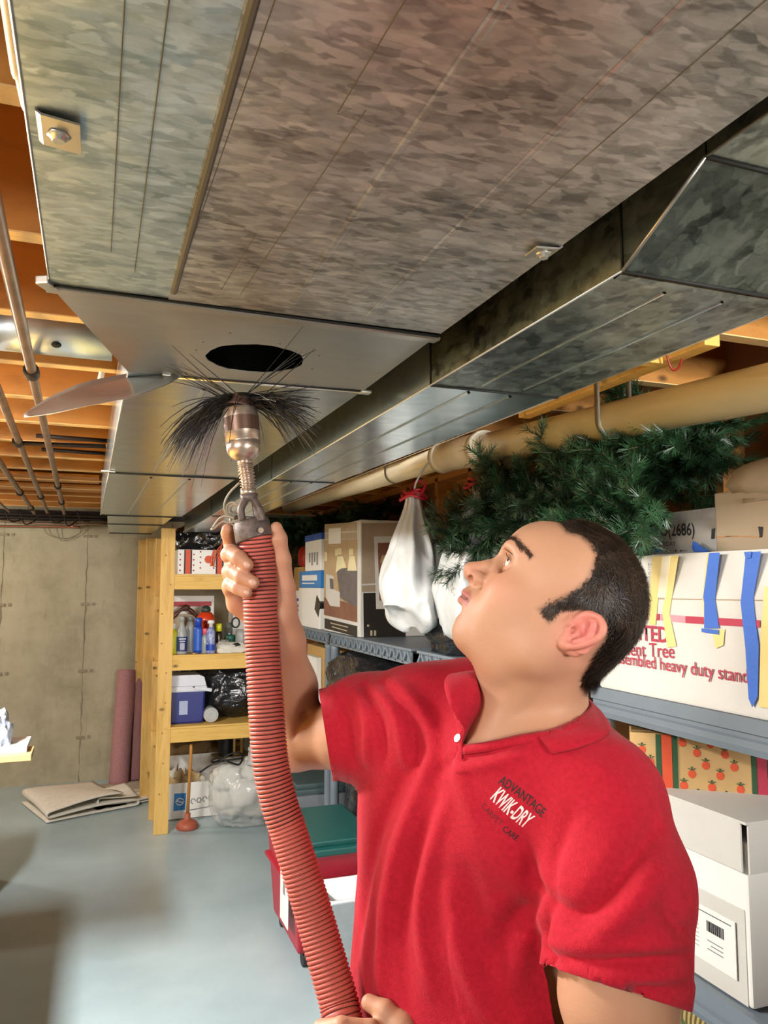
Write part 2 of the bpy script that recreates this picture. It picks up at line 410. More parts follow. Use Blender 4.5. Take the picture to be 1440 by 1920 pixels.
# far sections
far = [(1.42, .042, .480, 2.75, .030, .462), (2.755, .030, .462, 4.46, .012, .440), (4.465, .05, .40, 5.1, .06, .39), (5.105, .06, .39, 6.0, .08, .38)]
for i, (y0, l0, r0, y1, l1, r1) in enumerate(far):
    section(y0, l0, r0, y1, l1, r1, M_galvB)
    strip('cleat_gap', (l1, y1, ZB-.001), (r1, y1, ZB-.001), .004, 0, M_hole)
    strip('corner_edge', (l0, y0, ZB), (l1, y1, ZB), .002, 0, M_edge)
    if i < 2:
        for x in (.33, .64):
            bead(l0+(r0-l0)*x, y0+.08, l1+(r1-l1)*x, y1-.08, .006, .003, ZB, M_galvB)
b = B(); duct_quad(b, (.08, 6.0, ZB), (.38, 6.0, ZB), (.38, 6.0, ZT), (.08, 6.0, ZT)); ob('end_cap', b, M_galvB, w=T)
b = B(); box(b, .005, .05, 2.70, 2.712, ZB-.006, ZB, .002); ob('cleat_tab', b, M_edge, w=T)
# hanger straps with screws
def screw(x, y_, z, T, r=.006, m=None):
    b = B(); lathe(b, [(r*1.6, 0), (r*1.6, -.0015), (r, -.002), (r*.9, -.006)], 6 if r > .005 else 10, (x, y_, z)); ob('screw', b, m or M_edge, w=T)
def strap(x, y_, T, sgn, z=ZB-.002, topz=2.3, wd=.022, ln=.034, drop=.006):
    b = B(); X0, X1 = x, x-sgn*ln
    P = [[(X0, y_-wd/2, z), (X0, y_+wd/2, z)], [(X0-sgn*.004, y_-wd/2, z-.003), (X0-sgn*.004, y_+wd/2, z-.003)], [(X1, y_-wd/2, z-drop), (X1, y_+wd/2, z-drop)]]
    P = [[(X0, y_-wd/2, topz), (X0, y_+wd/2, topz)]] + P
    grid_surf(b, P, smooth=False); solid(b, .002)
    ob('hanger_strap', b, M_galvP, w=T); screw(x-sgn*ln*.5, y_, z-drop*.75, T)
strap(-.058, .665, T, -1, topz=2.18, wd=.045); strap(.480, .722, T, 1, topz=2.18, wd=.026)
for x, y_ in ((.145, 1.20), (.178, 1.14), (.26, 1.165), (.335, 1.205), (.345, 1.285), (.14, 1.245)):
    b = B(); lathe(b, [(.0022, 0), (.0016, -.002)], 6, (x, y_, ZB)); ob('rivet', b, M_galvD, w=T)

# ================================================================ sheet metal cover hanging open by one corner
T = thing('cut_duct_cover', 'bent thin sheet metal strip hanging loose beside the opened duct', 'metal sheet', tuple(pt(200, 735, D=1.42)))
top = [pt(x, y_, D=d) for x, y_, d in ((352, 697, 1.40), (262, 700, 1.42), (160, 712, 1.42), (110, 738, 1.40), (45, 778, 1.36))]
bot = [pt(x, y_, D=d) for x, y_, d in ((345, 703, 1.40), (300, 722, 1.32), (235, 752, 1.28), (140, 765, 1.30), (46, 779, 1.355))]
tp, bt = smoothpath(top, 8), smoothpath(bot, 8)
P = []
for i in range(len(tp)):
    s = i/(len(tp)-1); row = []
    for j in range(9):
        u = j/8; p = tp[i]*(1-u)+bt[i]*u; p = p + np.array([0, 0, -.012*math.sin(math.pi*u)*math.sin(math.pi*s)]) + VU*.004*math.sin(9*s+3*u)
        row.append(p)
    P.append(row)
b = B(); grid_surf(b, P); solid(b, .0008); ob('metal_sheet', b, M_galvP, w=T, smooth=True)
b = B(); lathe(b, [(.004, 0), (.0035, -.005)], 8, tuple(pt(354, 697, D=1.39))); ob('screw', b, M_edge, w=T)

# ================================================================ second duct, lower, to the right of the first
Z2 = 1.92
T2 = thing('side_air_duct', 'narrower dark galvanized duct running right of the main duct above the white pipe', 'duct', (.65, 1.2, Z2))
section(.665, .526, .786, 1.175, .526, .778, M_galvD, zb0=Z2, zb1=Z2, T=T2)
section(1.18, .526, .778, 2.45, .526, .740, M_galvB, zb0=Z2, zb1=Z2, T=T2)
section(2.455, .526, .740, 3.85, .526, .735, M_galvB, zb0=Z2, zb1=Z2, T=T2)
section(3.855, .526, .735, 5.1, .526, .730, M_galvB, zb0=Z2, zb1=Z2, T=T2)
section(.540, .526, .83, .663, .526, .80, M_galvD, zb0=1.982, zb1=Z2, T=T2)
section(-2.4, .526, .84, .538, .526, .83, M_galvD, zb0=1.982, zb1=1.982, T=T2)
for y_, x0, x1 in ((1.178, .526, .778), (2.452, .526, .74), (3.852, .526, .735), (.665, .526, .786)):
    strip('cleat_gap', (x0, y_, Z2-.001), (x1, y_, Z2-.001), .0022, 0, M_hole, T2)
    strip('cleat_gap', (.5255, y_, Z2), (.5255, y_, 2.0), .0016, 0, M_hole, T2)
strip('cleat_gap', (.526, .539, 1.981), (.83, .539, 1.981), .0025, 0, M_hole, T2)
strip('corner_edge', (.526, .665, Z2), (.526, 5.1, Z2), .0016, 0, M_edge, T2)
strip('corner_edge', (.526, .665, Z2), (.526, .54, 1.982), .0022, 0, M_galvP, T2)
strip('corner_edge', (.526, -2.4, 1.982), (.526, .54, 1.982), .0016, 0, M_galvP, T2)
strip('corner_edge', (.786, .665, Z2), (.778, 1.18, Z2), .0014, 0, M_galvP, T2)
strip('corner_edge', (.778, 1.18, Z2), (.735, 3.85, Z2), .0014, 0, M_galvP, T2)
for f0 in (.33, .66):
    bead(.526+.26*f0, .70, .526+.252*f0, 1.15, .003, .002, Z2, M_galvB, T=T2)
    bead(.526+.252*f0, 1.2, .526+.214*f0, 2.42, .004, .003, Z2, M_galvB, T=T2)
    bead(.526+.214*f0, 2.48, .526+.21*f0, 3.82, .004, .003, Z2, M_galvB, T=T2)
cleat((.79, .682, 0), (.526, .682, 0), .014, T2, Z2, M_galvD, .004)
b = B(); P1, P2 = pt(1315, 480, Z=1.955), pt(1440, 405, Z=1.965)
for q, (a, c, zz) in enumerate(((1255, 498, 1.944), (1372, 517, 1.935), (1358, 442, 1.958))):
    p = pt(a, c, Z=zz); screw(p[0], p[1], p[2], T2, .0042)
b = B(); A, C_ = Vector(pt(1295, 490, Z=1.940)), Vector(pt(1450, 398, Z=1.972)); tube(b, [A, C_], .0022, 6); ob('seam_sealant', b, mat('blue_grey_sealant', '#8f94a8', .5), w=T2)

# ================================================================ round branch duct, pipes under the joists
M_round = galv('galvanized_round', '#b4c0c6', '#d8e2e6', .34, 50, .7, .3)
T = thing('round_branch_duct', 'shiny round galvanized branch duct running between the joists at left', 'duct', (-1.2, 2.06, 2.23))
for x0, x1, r in ((-2.9, -.25, .066), (-.26, .02, .062)):
    b = B(); tube(b, [(x0, 2.05, 2.215), (x1, 2.05, 2.215)], r, 32); ob('duct_pipe', b, M_round, w=T)
b = B(); tube(b, [(-.262, 2.05, 2.215), (-.25, 2.05, 2.215)], .0685, 32); ob('crimped_collar', b, M_galvP, w=T)
b = B(); bmesh.ops.create_uvsphere(b, u_segments=12, v_segments=8, radius=.012, matrix=Matrix.Translation((-.11, 2.01, 2.168)) @ Matrix.Diagonal((1, 1, .6, 1))); ob('plug_hole', b, M_hole, w=T, smooth=True)
b = B(); tube(b, [(-.18, 2.01, 2.172), (-.18, 1.99, 2.15), (-.185, 1.99, 2.145)], .004, 6); ob('damper_lever', b, M_edge, w=T)
def pipe(label, pts, r, fit, m=M_iron, name='ceiling_pipe', group=None):
    T = thing(name, label, 'pipe', pts[0]); b = B(); tube(b, pts, r, 14); ob('pipe_run', b, m, w=T)
    for q in fit:
        a, bb = Vector(pts[0]), Vector(pts[-1]); t = (q - a.y)/(bb.y-a.y); c = a.lerp(bb, t); b = B()
        tube(b, [c - Vector((0, .028, 0)), c - Vector((0, .024, 0)), c + Vector((0, .024, 0)), c + Vector((0, .028, 0))], [r*1.2, r*1.55, r*1.55, r*1.2], 10); ob('coupling', b, M_irond, w=T)
    return T
T = pipe('brown iron pipe nearest the main duct under the joists', [(-.10, -2.2, 2.125), (-.157, 1.28, 2.125), (-.245, 6.45, 2.125)], .0125, (2.13, 4.6, 5.5))
T = pipe('brown iron pipe second from the duct with tee fittings', [(-.19, -2.2, 2.125), (-.277, 2.43, 2.125), (-.36, 6.3, 2.125)], .0125, (3.22, 5.2))
b = B(); tube(b, [(-.29, 3.24, 2.125), (.02, 3.26, 2.135)], .009, 8); ob('branch_pipe', b, M_irond, w=T)
T = pipe('brown pipe along the left edge of the photo under the joists', [(-.36, -2.2, 2.125), (-.42, 3.8, 2.125), (-.455, 6.4, 2.125)], .014, (5.0, 6.0))
T = pipe('thin grey pipe farthest left below the ceiling joists', [(-.55, 1, 2.12), (-.60, 4.5, 2.12), (-.62, 6.3, 2.12)], .008, (5.2,))
T = thing('cross_pipe', 'pair of thin dark pipes crossing between joists beyond the loose metal sheet', 'pipe', (-.2, 3.6, 2.19))
for y_ in (3.42, 3.76):
    b = B(); tube(b, [(-.25, y_, 2.19), (.03, y_+.02, 2.19)], .009, 8); ob('pipe_run', b, M_irond, w=T)
T = thing('header_pipe', 'bundle of dark pipes and cables along the top of the concrete wall', 'pipe', (-.8, 6.6, 2.08))
for k, (y_, z, r) in enumerate(((6.60, 2.10, .014), (6.66, 2.075, .011), (6.5, 2.12, .010), (6.7, 2.11, .012))):
    b = B(); tube(b, smoothpath([(-2.5, y_, z), (-1, y_, z+.01*(k % 2)), (-.4, y_, z-.012*(k % 2)), (.08, y_, z)], 6), r, 8); ob('pipe_run', b, M_irond if k != 1 else M_iron, w=T)
b = B(); tube(b, smoothpath([(-2.4, 6.72, 2.02), (-.33, 6.72, 2.045), (-.20, 6.72, 2.05), (-.19, 6.72, 2.10)], 8), .008, 8); ob('copper_run', b, M_copper, w=T)
for k in range(7):
    x = -.75 + .1*k; b = B(); tube(b, smoothpath([(x, 6.3, 2.14), (x+.03, 6.45, 2.08-.02*(k % 3)), (x+.1, 6.62, 2.10), (x+.05, 6.7, 2.16)], 6), .005, 6); ob('cable', b, M_irond, w=T)
for k in range(2):
    b = B(); tube(b, smoothpath([(-.42+.1*k, 6.79, 2.08), (-.38+.08*k, 6.80, 1.99), (-.26, 6.80, 1.955-.02*k), (-.14, 6.80, 2.0), (-.10-.04*k, 6.79, 2.08)], 6), .003, 5); ob('cable', b, M_seam, w=T)
M_cable = mat('cream_cable', '#e8d3b0', .5)
T = thing('cream_cable', 'cream coloured cable stapled beside the left edge of the main duct', 'cable', (-.09, .6, 2.0))
b = B(); tube(b, smoothpath([(-.070, -.3, 2.03), tuple(pt(14, 0, Z=2.0)), tuple(pt(34, 110, Z=2.0)), tuple(pt(52, 200, Z=2.0)), (-.080, .75, 2.06), (-.08, 1.0, 2.17)], 8), .0055, 8); ob('cable_run', b, M_cable, w=T)
T = thing('white_drop_pipe', 'short white plastic pipe coming down beside the narrow duct', 'pipe', tuple(pt(192, 690, Y=2.35)))
b = B(); tube(b, [pt(198, 645, Y=2.3), pt(193, 690, Y=2.28), pt(188, 712, Y=2.28)], .008, 10); tube(b, [pt(194, 686, Y=2.28), pt(193, 692, Y=2.28)], .013, 10); ob('pipe_run', b, mat('white_pvc', '#ece6da', .4), w=T)

# ================================================================ cream drain pipe on the right
M_pvc = mat('cream_pvc', '#f8f0d6', .22, c2='#f2e8c8', scale=3)
M_pvcw = mat('pale_pvc_fitting', '#ddd6c2', .35)
T = thing('drain_pipe', 'thick cream PVC drain pipe sloping along the right under the joists', 'pipe', (1.33, 2.5, 2.10))
def pv(y_): return (1.33, y_, (2.0 + (y_-1.24)*.066) if y_ < 2.81 else 2.1036 + (y_-2.81)*.020)
b = B(); tube(b, [pv(-2.0), pv(2.55)], .052, 40); tube(b, [pv(2.8), pv(5.6)], .049, 40); ob('pipe_run', b, M_pvc, w=T)
b = B(); tube(b, [pv(2.48), pv(2.5), pv(2.86), pv(2.88)], [.054, .062, .062, .054], 40)
tube(b, [pv(2.49), pv(2.53)], .066, 40); tube(b, [pv(2.83), pv(2.87)], .066, 40); ob('tee_fitting', b, M_pvcw, w=T)
c0 = Vector(pv(2.62))
b = B(); tube(b, smoothpath([c0, c0 + Vector((.06, -.03, -.045)), c0 + Vector((.13, -.05, -.075)), c0 + Vector((.26, -.06, -.075))], 5), .052, 28); tube(b, [c0 + Vector((.13, -.05, -.075)), c0 + Vector((.17, -.052, -.078))], .062, 28); ob('branch_elbow', b, M_pvcw, w=T)
M_strapg = mat('grey_pipe_strap', '#9a9688', .4, .5)
for ys in (1.74, 3.40):
    c = Vector(pv(ys)); b = B(); P = []
    for k in range(19):
        a = math.pi + math.pi*k/18; P.append([(c.x + .054*math.cos(a), ys-.011, c.z + .054*math.sin(a)), (c.x + .054*math.cos(a), ys+.011, c.z + .054*math.sin(a))])
    P = [[(c.x-.054, ys-.011, 2.178), (c.x-.054, ys+.011, 2.178)]] + P + [[(c.x+.054, ys-.011, 2.178), (c.x+.054, ys+.011, 2.178)]]
    grid_surf(b, P); solid(b, .0015); ob('pipe_strap', b, M_strapg, w=T)
T = thing('red_wire', 'loop of dark red wire hanging over the wooden cleat above the drain pipe', 'wire', tuple(pt(1265, 680, Y=1.47)))
b = B(); tube(b, smoothpath([pt(1249, 640, Y=1.47), pt(1251, 668, Y=1.47), pt(1260, 692, Y=1.47), pt(1272, 690, Y=1.47), pt(1279, 670, Y=1.47), pt(1283, 640, Y=1.47)], 6), .0028, 6); ob('wire_loop', b, mat('red_wire', '#8c2018', .45), w=T)
# ================================================================ storage on the right and at the back
M_grey = mat('grey_shelf_plastic', '#75808a', .38, c2='#6a757e', scale=4)
M_greyd = mat('dark_grey_shelf', '#3c434a', .45)
M_white = mat('white_card', '#d2d0ca', .62, c2='#c6c3bb', scale=3)
M_paper = mat('white_paper', '#eceae4', .6, c2='#e4e2dc', scale=3)
M_tan = mat('tan_card', '#c19a5c', .75, c2='#ad8749', scale=4)
M_kraft = mat('dull_brown_card', '#a08e74', .8, c2='#93826a', scale=5)
M_blueT = mat('blue_painter_tape', '#2f66c4', .55, c2='#2a5cb4', scale=8, bump=.2, bscale=90)
M_yelT = mat('yellowed_tape', '#e2cf8e', .45, c2='#d7bd70', scale=6)
M_yelT2 = mat('pale_old_tape', '#e5dcc0', .35)
M_red = mat('print_red', '#b02a45', .6)
M_ink = mat('black_ink', '#26262a', .6)
M_greyink = mat('grey_ink', '#8d8c8e', .6)
M_blueP = mat('print_blue', '#1d4fa8', .5)
M_lblue = mat('print_light_blue', '#2d82cc', .5)
M_orange = mat('print_orange', '#d5502a', .6)
M_greenP = mat('print_green', '#23502f', .6)

def plane_pt(px, py, X=None, Y=None, off=.0015):
    p = pt(px, py, X=X, Y=Y)
    return Vector(p) - (Vector((off, 0, 0)) if X is not None else Vector((0, off, 0)))
def decal(name, poly, m, w, X=None, Y=None, off=.0008):
    """thin printed or taped patch lying on the plane X or Y, outline given as photo landmarks"""
    b = B(); f = b.faces.new([b.verts.new(plane_pt(a, c, X, Y, off)) for a, c in poly]); solid(b, .0005); return ob(name, b, m, w=w)
def ptext(w, s, a, c, h, m, X=None, Y=None, off=.0012, bold=0.0, name='lettering'):
    A, C = plane_pt(*a, X, Y, off), plane_pt(*c, X, Y, off); d = C - A
    bm = text_bm(s, bold, align='LEFT'); xs = [v.co.x for v in bm.verts]; x0, x1 = min(xs), max(xs)
    for v in bm.verts: v.co = A + d * ((v.co.x - x0) / (x1 - x0)) + Vector((0, 0, 1)) * (v.co.y / .7 * h)
    return ob(name, bm, m, w=w)

# ---- shelving units
def shelving(label, y0, y1, levels, style, top=True):
    T = thing('shelving_unit', label, 'shelf unit', (1.5, (y0+y1)/2, 0), group=None)
    for x in (1.275, 1.70):
        for y_ in (y0+.03, y1-.03):
            b = B(); zs = [0] + levels
            for k in range(len(levels)):
                za = zs[k] + (0 if k == 0 else 0); zb = zs[k+1] - .07
                prof = [(.027, za), (.024, za+.02), (.024, zb-.02), (.027, zb)]
                lathe(b, prof, 16, (x, y_, 0))
            ob('pole', b, M_grey, w=T)
    for z in levels:
        b = B()
        if style == 'zigzag':
            box(b, 1.25, 1.73, y0, y1, z-.012, z, .003)
            box(b, 1.25, 1.262, y0, y1, z-.068, z-.056, .002)
            box(b, 1.262, 1.268, y0+.01, y1-.01, z-.06, z-.01)
            n = int(round((y1-y0)/.085)); st = (y1-y0)/n
            for k in range(n):
                ya, ym, yb = y0+k*st, y0+(k+.5)*st, y0+(k+1)*st
                for p, q in (((ya, z-.06), (ym, z-.010)), ((ym, z-.010), (yb, z-.06))):
                    d = np.array(q)-np.array(p); nn = np.array([-d[1], d[0]])/np.linalg.norm(d)*.006
                    prism(b, [tuple(np.array(p)+nn), tuple(np.array(q)+nn), tuple(np.array(q)-nn), tuple(np.array(p)-nn)], 0, 1.250, 1.262)
            for xx in (1.40, 1.56, 1.70): box(b, xx, xx+.012, y0, y1, z-.05, z-.012)
        else:
            box(b, 1.262, 1.73, y0, y1, z-.02, z-.003, .002)
            prism(b, [(1.25, z), (1.27, z), (1.27, z-.075), (1.256, z-.075), (1.250, z-.060), (1.250, z-.046), (1.257, z-.042), (1.257, z-.034), (1.250, z-.030)], 1, y0, y1)
        me_ob = ob('shelf_board', b, M_grey, w=T)
    return T
def prism_fix(): pass
shelving('grey zigzag edged plastic shelving unit holding the lamp carton and black bag', 3.03, 4.22, [.17, .72, 1.31], 'zigzag')
shelving('grey zigzag edged shelving unit behind the man\'s face under the black bag', 1.80, 2.96, [.17, .72, 1.31], 'zigzag')
shelving('grey smooth edged shelving unit at right carrying the long white tree carton', .45, 1.765, [.42, .72, 1.31], 'smooth')
shelving('grey shelving unit deepest along the right wall with blue and white cartons', 4.28, 5.3, [.72, 1.31], 'zigzag')

def carton(label, x0, x1, y0, y1, z0, z1, m, cat='box', name='carton', bev=.004, rz=0, group=None, body='carton_body'):
    T = thing(name, label, cat, ((x0+x1)/2, (y0+y1)/2, z0), rz, group)
    hx, hy, h = (x1-x0)/2, (y1-y0)/2, z1-z0
    b = B(); box(b, -hx, hx, -hy, hy, 0, h, bev); ob(body, b, m, T)
    return T
def blob(bm, c, r, seed, amp=.18, sub=4, flat=None, freq=2.2, mi=0, ridge=True):
    q = bmesh.ops.create_icosphere(bm, subdivisions=sub, radius=1)['verts']; c, r = Vector(c), Vector(r); s = Vector((seed*3.7, seed*1.3, -seed*2.1))
    for v in q:
        d = v.co.normalized(); e = [abs(a)**.75*(1 if a > 0 else -1) for a in d]; p = Vector(e)
        n1 = noise.fractal(d*freq+s, 1, 2, 3); n2 = 1-2*abs(noise.noise(d*freq*2.3+s)) if ridge else 0
        n3 = 1-2*abs(noise.noise(d*freq*5.1+s*2)) if ridge else 0
        k = 1 + amp*(n1*.8 + n2*.35 + n3*.16)
        p = Vector((p.x*r.x*k, p.y*r.y*k, p.z*r.z*k)) + c
        if flat is not None and p.z < flat: p.z = flat
        v.co = p
    for f in set(f for v in q for f in v.link_faces): f.smooth = True; f.material_index = mi
M_bag = Nt('black_bag_plastic')
_v = M_bag.coord(); _b = M_bag.noise(_v, 8, 3, .5, 1.6)
M_bag.set(Base_Color=(.012, .012, .014), Roughness=.2, Specular_IOR_Level=.6); M_bag.bump(_b, .55, .03); M_bag = M_bag.m
def blackbag(label, c, r, seed, flat, knot=None, amp=.2, freq=2.2):
    T = thing('garbage_bag', label, 'bag', (c[0], c[1], flat)); b = B(); blob(b, c, r, seed, amp, 5, flat, freq); ob('bag_body', b, M_bag, w=T)
    if knot:
        b = B(); blob(b, knot, (.05, .06, .05), seed+9, .5, 3, None, 3); ob('gathered_neck', b, M_bag, w=T)
    return T
blackbag('big shiny black plastic bag stuffed in the shelf under the lamp carton', (1.42, 3.72, .985), (.25, .58, .27), 3, .722, None, .12)
blackbag('shiny black plastic bag squeezed on the shelf between white bag and man\'s chin', (1.42, 2.74, 1.47), (.17, .23, .20), 5, 1.312, (1.36, 2.86, 1.66), .22)
blackbag('black crumpled bag low on the shelf behind the pole', (1.46, 3.82, .46), (.20, .30, .32), 8, .172, None, .22)
blackbag('black crumpled bag low on the shelf next to the tan carton', (1.42, 3.18, .33), (.15, .12, .18), 12, .172, None, .22)

# ---- long tree carton
T = thing('tree_carton', 'long white carton for an artificial tree with red lettering and blue tape', 'box', (1.48, 1.16, 1.311))
XF = 1.258
b = B(); bx0 = XF; prism(b, [(XF, 1.311), (1.70, 1.311), (1.70, 1.648), (XF+.012, 1.652), (XF-.003, 1.555), (XF-.003, 1.54)], 1, .55, 1.735)
bmesh.ops.bevel(b, geom=list(b.edges), offset=.003, segments=2, affect='EDGES'); ob('carton_body', b, M_white, w=T)
XT = XF - .003
decal('printed_stripe', [(1150, 1149), (1237, 1151), (1237, 1163), (1150, 1161)], M_red, T, X=XT)
decal('printed_stripe', [(1286, 1155), (1426, 1163), (1426, 1177), (1286, 1168)], M_red, T, X=XT)
decal('printed_stripe', [(1239, 1151), (1286, 1155), (1286, 1168), (1239, 1163)], mat('faded_red_print', '#d6909b', .6), T, X=XT)
ptext(T, 'GHTED', (1168, 1196), (1254, 1205), .036, M_red, X=XT, bold=.02)
ptext(T, 'nent Tree', (1172, 1228), (1265, 1234), .033, M_red, X=XT, bold=.004)
ptext(T, 'ssembled heavy duty stand', (1158, 1243), (1404, 1281), .029, M_red, X=XT, bold=.006)
for r_, (ya, s) in enumerate(((1062, 'M   32'), (1069, 'C    MM      10 EZ'), (1078, 'C   XE'), (1086, '      54     LBS'), (1094, '     (25    LBS'), (1102, ' 73    X 3'))):
    ptext(T, s, (1217, ya), (1262+12*(r_ in (1,)), ya+1), .008, M_greyink, X=XF+.002, off=.003)
def tape(poly, m, nm='tape_strip', off=.0022): return decal(nm, poly, m, T, X=XT, off=off)
tape([(1224, 1044), (1243, 1043), (1232, 1150), (1230, 1172), (1219, 1172), (1216, 1150)], M_yelT, off=.0016)
tape([(1258, 1042), (1273, 1041), (1256, 1150), (1269, 1212), (1252, 1214), (1243, 1150)], M_yelT, off=.0016)
tape([(1243, 1044), (1258, 1042), (1249, 1120), (1234, 1120)], M_yelT2, off=.0016)
tape([(1327, 1038), (1331, 1038), (1322, 1120), (1326, 1170), (1322, 1170), (1318, 1120)], M_yelT, off=.0014)
tape([(1336, 1180), (1360, 1180), (1357, 1210), (1343, 1216)], M_yelT, off=.0014)
tape([(1331, 1037), (1351, 1036), (1342, 1125), (1350, 1178), (1322, 1178), (1322, 1130), (1320, 1120)], M_blueT)
tape([(1318, 1178), (1350, 1181), (1350, 1190), (1318, 1185)], M_blueT, off=.0035)
tape([(1400, 1035), (1428, 1034), (1414, 1120), (1416, 1150), (1424, 1210), (1422, 1305), (1412, 1326), (1405, 1310), (1399, 1215), (1390, 1130)], M_blueT)
tape([(1398, 1035), (1412, 1034), (1410, 1046), (1401, 1048)], M_blueT, off=.0045)
tape([(1434, 1100), (1452, 1100), (1450, 1180), (1452, 1330), (1424, 1325), (1428, 1180)], M_yelT, off=.0014)
decal('carton_crease', [(1200, 1121), (1440, 1125), (1440, 1127), (1200, 1123)], M_kraft, T, X=XT, off=.0006)

# ---- cartons and paper on top of the tree carton
T = thing('labelled_carton', 'grey-white carton marked TO(2686) lying on the tree carton behind the garland', 'box', (1.50, 1.50, 1.653))
b = B(); box(b, 1.36, 1.68, 1.24, 1.85, 1.6535, 1.762, .003); ob('carton_body', b, mat('grey_white_card', '#bcb9b4', .6), w=T)
ptext(T, 'TO(2686)', (1228, 1006), (1303, 1003), .030, M_ink, X=1.36, bold=.012)
ptext(T, 'TH FRIDAY', (1224, 1024), (1268, 1024), .012, M_ink, X=1.36)
ptext(T, 'THE', (1226, 1034), (1290, 1034), .0035, M_ink, X=1.36)
decal('blue_tape_scrap', [(1300, 1014), (1308, 1018), (1318, 1026), (1328, 1030), (1329, 1035), (1302, 1035), (1298, 1028)], M_blueT, T, X=1.34)
decal('blue_tape_scrap', [(1226, 1024), (1234, 1028), (1239, 1036), (1228, 1036)], M_blueT, T, X=1.34)
T = thing('brown_carton', 'dull brown carton with a hand slot at the top right of the photo', 'box', (1.5, 1.0, 1.653))
b = B(); box(b, 1.332, 1.66, .62, 1.385, 1.6535, 1.79, .004); ob('carton_body', b, M_kraft, w=T)
b = B(); P = []
for i in range(15):
    s = i/14; y_ = 1.33 - .65*s; zt = 1.845 + .03*math.sin(2.4*s+.2)
    P.append([(1.345 - .020*math.sin(3*s), y_, 1.772 - .008*math.sin(8*s)), (1.325 - .012*math.cos(5*s), y_, 1.80), (1.338, y_+.01*math.sin(6*s), 1.835), (1.37, y_, zt), (1.50, y_+.02, zt + .012), (1.62, y_, zt-.02)])
grid_surf(b, P, smooth=True); solid(b, .003); ob('crumpled_flap', b, M_kraft, w=T)
b = B(); P = [[(1.350, 1.30-.5*s, 1.776-.004*math.sin(9*s)), (1.330, 1.30-.5*s, 1.768-.008*math.sin(5*s)), (1.329, 1.30-.5*s, 1.753+.010*abs(math.sin(3.3*s+.6)))] for s in [k/12 for k in range(13)]]
grid_surf(b, P); solid(b, .002); ob('torn_edge', b, M_kraft, w=T)
decal('hand_slot', [(1335, 992), (1342, 990), (1341, 1010), (1334, 1011)], M_hole, T, X=1.331)
decal('hand_slot', [(1422, 987), (1431, 988), (1429, 1007), (1425, 1008)], M_hole, T, X=1.331)
decal('slot_crease', [(1342, 1006), (1380, 1004), (1424, 1006), (1424, 1008), (1380, 1006), (1342, 1008)], M_stud, T, X=1.331)

# ---- patterned box and the white file box
p0, p1 = pt(1181, 1398, D=1.88), pt(1470, 1404, D=1.78)
d = Vector(p1-p0); d.z = 0; ln = d.length; rz = math.atan2(d.y, d.x)
T = thing('fruit_print_box', 'tan box printed with red fruit and a green and orange band', 'box', (p0[0], p0[1], 1.005), rz)
M_fr = mat('tan_printed_card', '#c6a56e', .6, c2='#b99560', scale=6)
b = B(); box(b, 0, ln, 0, .20, 0, .215, .003); ob('box_body', b, M_fr, T)
b = B(); box(b, .004, ln-.004, .003, .197, .2155, .221, .001); ob('box_lid', b, mat('dark_box_top', '#6c5228', .6), T)
for x0, x1, m in ((.060, .072, M_greenP), (.073, .096, M_orange), (.097, .109, M_greenP), (.27, .281, M_greenP), (.282, .303, M_red), (.304, .314, M_greenP)):
    b = B(); box(b, x0, x1, -.0016, -.0002, .001, .214); box(b, x0, x1, 0, .2, .2211, .2222); ob('printed_band', b, m, T)
k = 0
for i in range(9):
    for j in range(4):
        x, z = .016 + i*.031 + (j % 2)*.012, .025 + j*.05 + (i % 2)*.022
        if .05 < x < .118 or .262 < x < .32 or z > .20 or x > ln-.01: continue
        b = B(); lathe(b, [(.0090, 0), (.0082, .0006)], 12, sx=1, sy=1.1); bmesh.ops.rotate(b, verts=b.verts, cent=(0, 0, 0), matrix=Matrix.Rotation(R_(90), 3, 'X')); bmesh.ops.translate(b, verts=b.verts, vec=(x, -.0004, z)); ob('printed_fruit', b, M_orange, T)
        b = B(); 
        for a in (-.9, 0, .9):
            bb = [(x, -.0016, z+.008), (x+.010*math.sin(a)-.003, -.0016, z+.008+.009*math.cos(a)), (x+.010*math.sin(a)+.003, -.0016, z+.008+.009*math.cos(a))]
            b.faces.new([b.verts.new(q) for q in bb])
        ob('printed_leaf', b, M_greenP, T)
carton('plain tan carton underneath the fruit print box on the shelf', 1.42, 1.70, 1.33, 1.72, .722, 1.0, M_tan)
# file box
x0, x1, y0, y1 = 1.275, 1.66, 1.275, 1.64
T = thing('file_box', 'white lidded file box with a barcode label on the right hand shelf', 'box', (x0+.19, y0+.18, .722))
b = B(); box(b, x0, x1, y0, y1, .7225, 1.05, .006); ob('box_body', b, M_paper, w=T)
b = B(); box(b, x0-.002, x0, y0+.012, y1, .7235, .912, .0005); ob('front_flap', b, M_white, w=T)
b = B(); q = [(x0-.012, y0-.012), (x1+.012, y0-.012), (x1+.012, y1+.012), (x0-.012, y1+.012)]
box(b, x0-.012, x1+.012, y0-.012, y1+.012, 1.088, 1.094, .002)
for (xa, xb, ya, yb) in ((x0-.012, x0-.007, y0+.004, y1+.012), (x1+.007, x1+.012, y0-.012, y1+.012), (x0-.006, x1+.012, y0-.012, y0-.007), (x0-.012, x1+.012, y1+.007, y1+.012)):
    box(b, xa, xb, ya, yb, .990, 1.090, .002)
ob('lid', b, M_white, w=T)
b = B(); box(b, x0-.0065, x0-.0045, y0+.035, y0+.20, .765, .880, .0004); ob('paper_label', b, M_paper, w=T)
XL_ = x0-.0065
b = B(); box(b, XL_-.0008, XL_, y0+.045, y0+.195, .868, .8695); ob('printed_rule', b, M_ink, w=T)
b = B(); random.seed(4); yy = y0+.115
